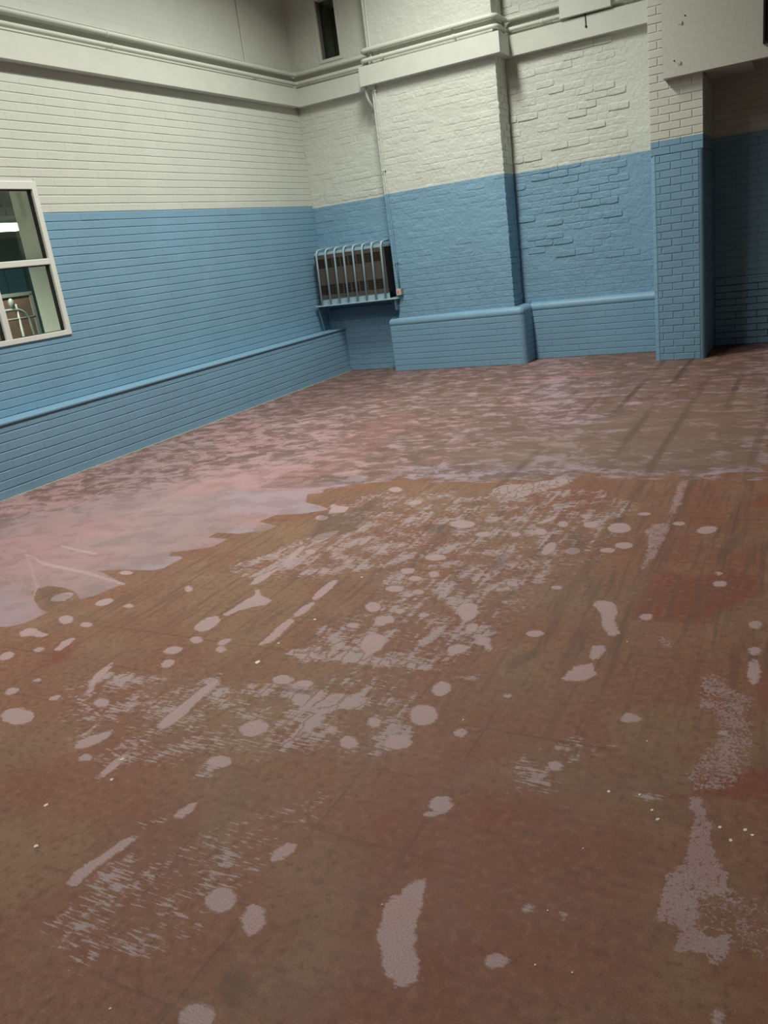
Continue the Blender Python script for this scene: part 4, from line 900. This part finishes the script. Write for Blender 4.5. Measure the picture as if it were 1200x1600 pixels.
# ------------------------------------------------------------------ pipes, cables, boxes
def pipe(name, label, path, r, clips, mat=M['white']):
    o = tag(empty(name, path[0]), label, 'pipe')
    adopt(tubes('pipe_run', mat, [(fillet(path, r*2.6, 5), r)], None, 12), o)
    for (x, y, z), ax in clips:
        d = Vector(ax).normalized(); p = Vector((x, y, z))
        bm = bmesh.new(); tube(bm, [p-d*.012, p+d*.012], r*1.16, 12)
        n = Vector((1, 0, 0)) if abs(d.y) > .5 else Vector((0, -1, 0))
        q = p-n*.045; box(bm, min(p.x, q.x)-.006, max(p.x, q.x)+.006, min(p.y, q.y)-.006, max(p.y, q.y)+.006, z-.009, z+.009)
        adopt(link('pipe_clip', bm, mat), o)
    return o
for nm, lb, z, r, d in (('heating_pipe', 'upper white pipe running round the walls above the white band', 3.842, .0265, .052), ('heating_pipe', 'lower white pipe lying just above the white band', 3.736, .024, .060)):
    s = .0 if d < .055 else .03
    path = [(d, -9, z), (d, -d, z), (1.178-s*.3, -d, z), (1.178-s*.3, YP-d, z), (X2+d, YP-d, z), (X2+d, YR-d, z), (XA+.04, YR-d, z)]
    cl = [((d, y, z), (0, 1, 0)) for y in (-5.6, -3.33+s, -.93+s)]+[((x, YP-d, z), (1, 0, 0)) for x in (1.42+s, 2.35+s)]+[((x, YR-d, z), (1, 0, 0)) for x in (3.27+s,)]
    pipe(nm, lb, path, r, cl)
cbl = tag(empty('cable', (.008, -1.027, 3.9)), 'thin white cable along the left wall above the pipes, turning up', 'cable')
adopt(tubes('cable_run', M['white'], [(fillet([(.007, -9, 3.893), (.007, -1.027, 3.893), (.007, -1.027, 5.2)], .03), .009)], None, 8), cbl)
adopt(boxes('cable_clip', M['white'], [(0, .020, -1.04, -1.014, 4.26, 4.275)]), cbl)
cn = tag(empty('conduit', (1.29, YP, 1.07)), 'thin conduit down the left edge of the pier to the switch', 'conduit')
cp = [(1.302, YP-.0125, 5.2), (1.285, YP-.0125, 3.45), (1.278, YP-.0125, 2.4), (1.297, YP-.0125, 1.39), (1.302, YP-.016, 1.065)]
adopt(tubes('conduit_run', M['rough'], [(cp, .0115)], None, 8), cn)
for x, z in ((1.297, 1.39), (1.28, 2.50), (1.29, 3.40)):
    adopt(boxes('conduit_clip', M['rough'], [(x-.02, x+.02, YP-.028, YP+.002, z-.008, z+.008)], None, .003), cn)
bc = tag(empty('bent_pipe', (1.15, -.28, 3.45)), 'short curved white pipe under the band end by the pier', 'pipe')
adopt(tubes('pipe_bend', M['white'], [(fillet([(1.165, -.27, 3.47), (1.168, -.25, 3.33), (1.215, -.02, 3.10)], .12), .017)], None, 10), bc)
adopt(tubes('pipe_branch', M['white'], [(fillet([(1.19, -.27, 3.47), (1.20, -.25, 3.42), (1.225, -.10, 3.37)], .06), .011)], None, 8), bc)
sp = tag(empty('switch_box', (1.29, YP, 1.0)), 'small pale switch box on the pier beside the heater', 'switch')
adopt(boxes('back_box', M['spur'], [(1.262, 1.342, YP-.040, YP+.005, .982, 1.066)], None, .004), sp)
adopt(boxes('face_plate', M['spur_face'], [(1.262, 1.325, YP-.048, YP-.039, .985, 1.063)], None, .003), sp)
adopt(boxes('rocker', M['pink'], [(1.280, 1.300, YP-.054, YP-.047, 1.008, 1.042)], None, .003), sp)
cx = tag(empty('cover_box', (3.79, YR, 3.7)), 'square white cover box over the pipes on the recess wall', 'box')
adopt(boxes('box_body', M['white'], [(3.516, 4.074, YR-.13, YR-.09, 3.690, 4.30)], None, .004), cx)
adopt(boxes('box_lid', M['white'], [(3.519, 4.071, YR-.137, YR-.129, 3.693, 4.297)], None, .003), cx)
cd2 = tag(empty('pull_cord', (3.78, YR-BD, 3.7)), 'short black cord hanging from the white cover box', 'cord')
adopt(tubes('cord_line', M['black'], [([(3.790, YR-.105, 3.692), (3.792, YR-.101, 3.578)], .0052)], None, 6), cd2)
bm = bmesh.new(); bmesh.ops.create_uvsphere(bm, u_segments=8, v_segments=6, radius=.011, matrix=Matrix.Translation((3.793, YR-.104, 3.568)) @ Matrix.Diagonal((1, .7, 1.3, 1)))
adopt(link('cord_toggle', bm, M['black'], None, True), cd2)
bs = tag(empty('wall_screen', (5.9, -.76, 2.9)), 'black framed panel on the white beam, cut by the picture edge', 'panel')
adopt(boxes('panel_frame', M['black'], [(5.590, 5.612, -.80, -.761, 2.895, 3.6), (6.38, 6.402, -.80, -.761, 2.895, 3.6), (5.61, 6.385, -.80, -.761, 2.895, 2.915)], None, .003), bs)
adopt(boxes('panel_face', M['black'], [(5.605, 6.385, -.785, -.7615, 2.905, 3.6)]), bs)

# ------------------------------------------------------------------ loose flakes of pale paint on the floor
rnd = random.Random(5)
for x, y, s in CHIPS:
    bm = bmesh.new(); n = 7; h = .0012
    ring = [(s*.65*math.cos(a)*rnd.uniform(.6, 1.15), s*.75*math.sin(a)*rnd.uniform(.6, 1.15)) for a in (k*2*PI/n for k in range(n))]
    lo = [bm.verts.new((px, py, .0003)) for px, py in ring]; hi = [bm.verts.new((px*.85, py*.85, h*rnd.uniform(.6, 1.6))) for px, py in ring]
    bm.faces.new(hi); bm.faces.new(lo[::-1])
    for k in range(n): bm.faces.new((lo[k], lo[(k+1) % n], hi[(k+1) % n], hi[k]))
    o = link('paint_flake', bm, M['chip']); o.location = (x, y, 0)
    tag(o, 'tiny loose pale paint flake lying on the worn brown floor', 'flake', 'loose paint flakes on the floor')
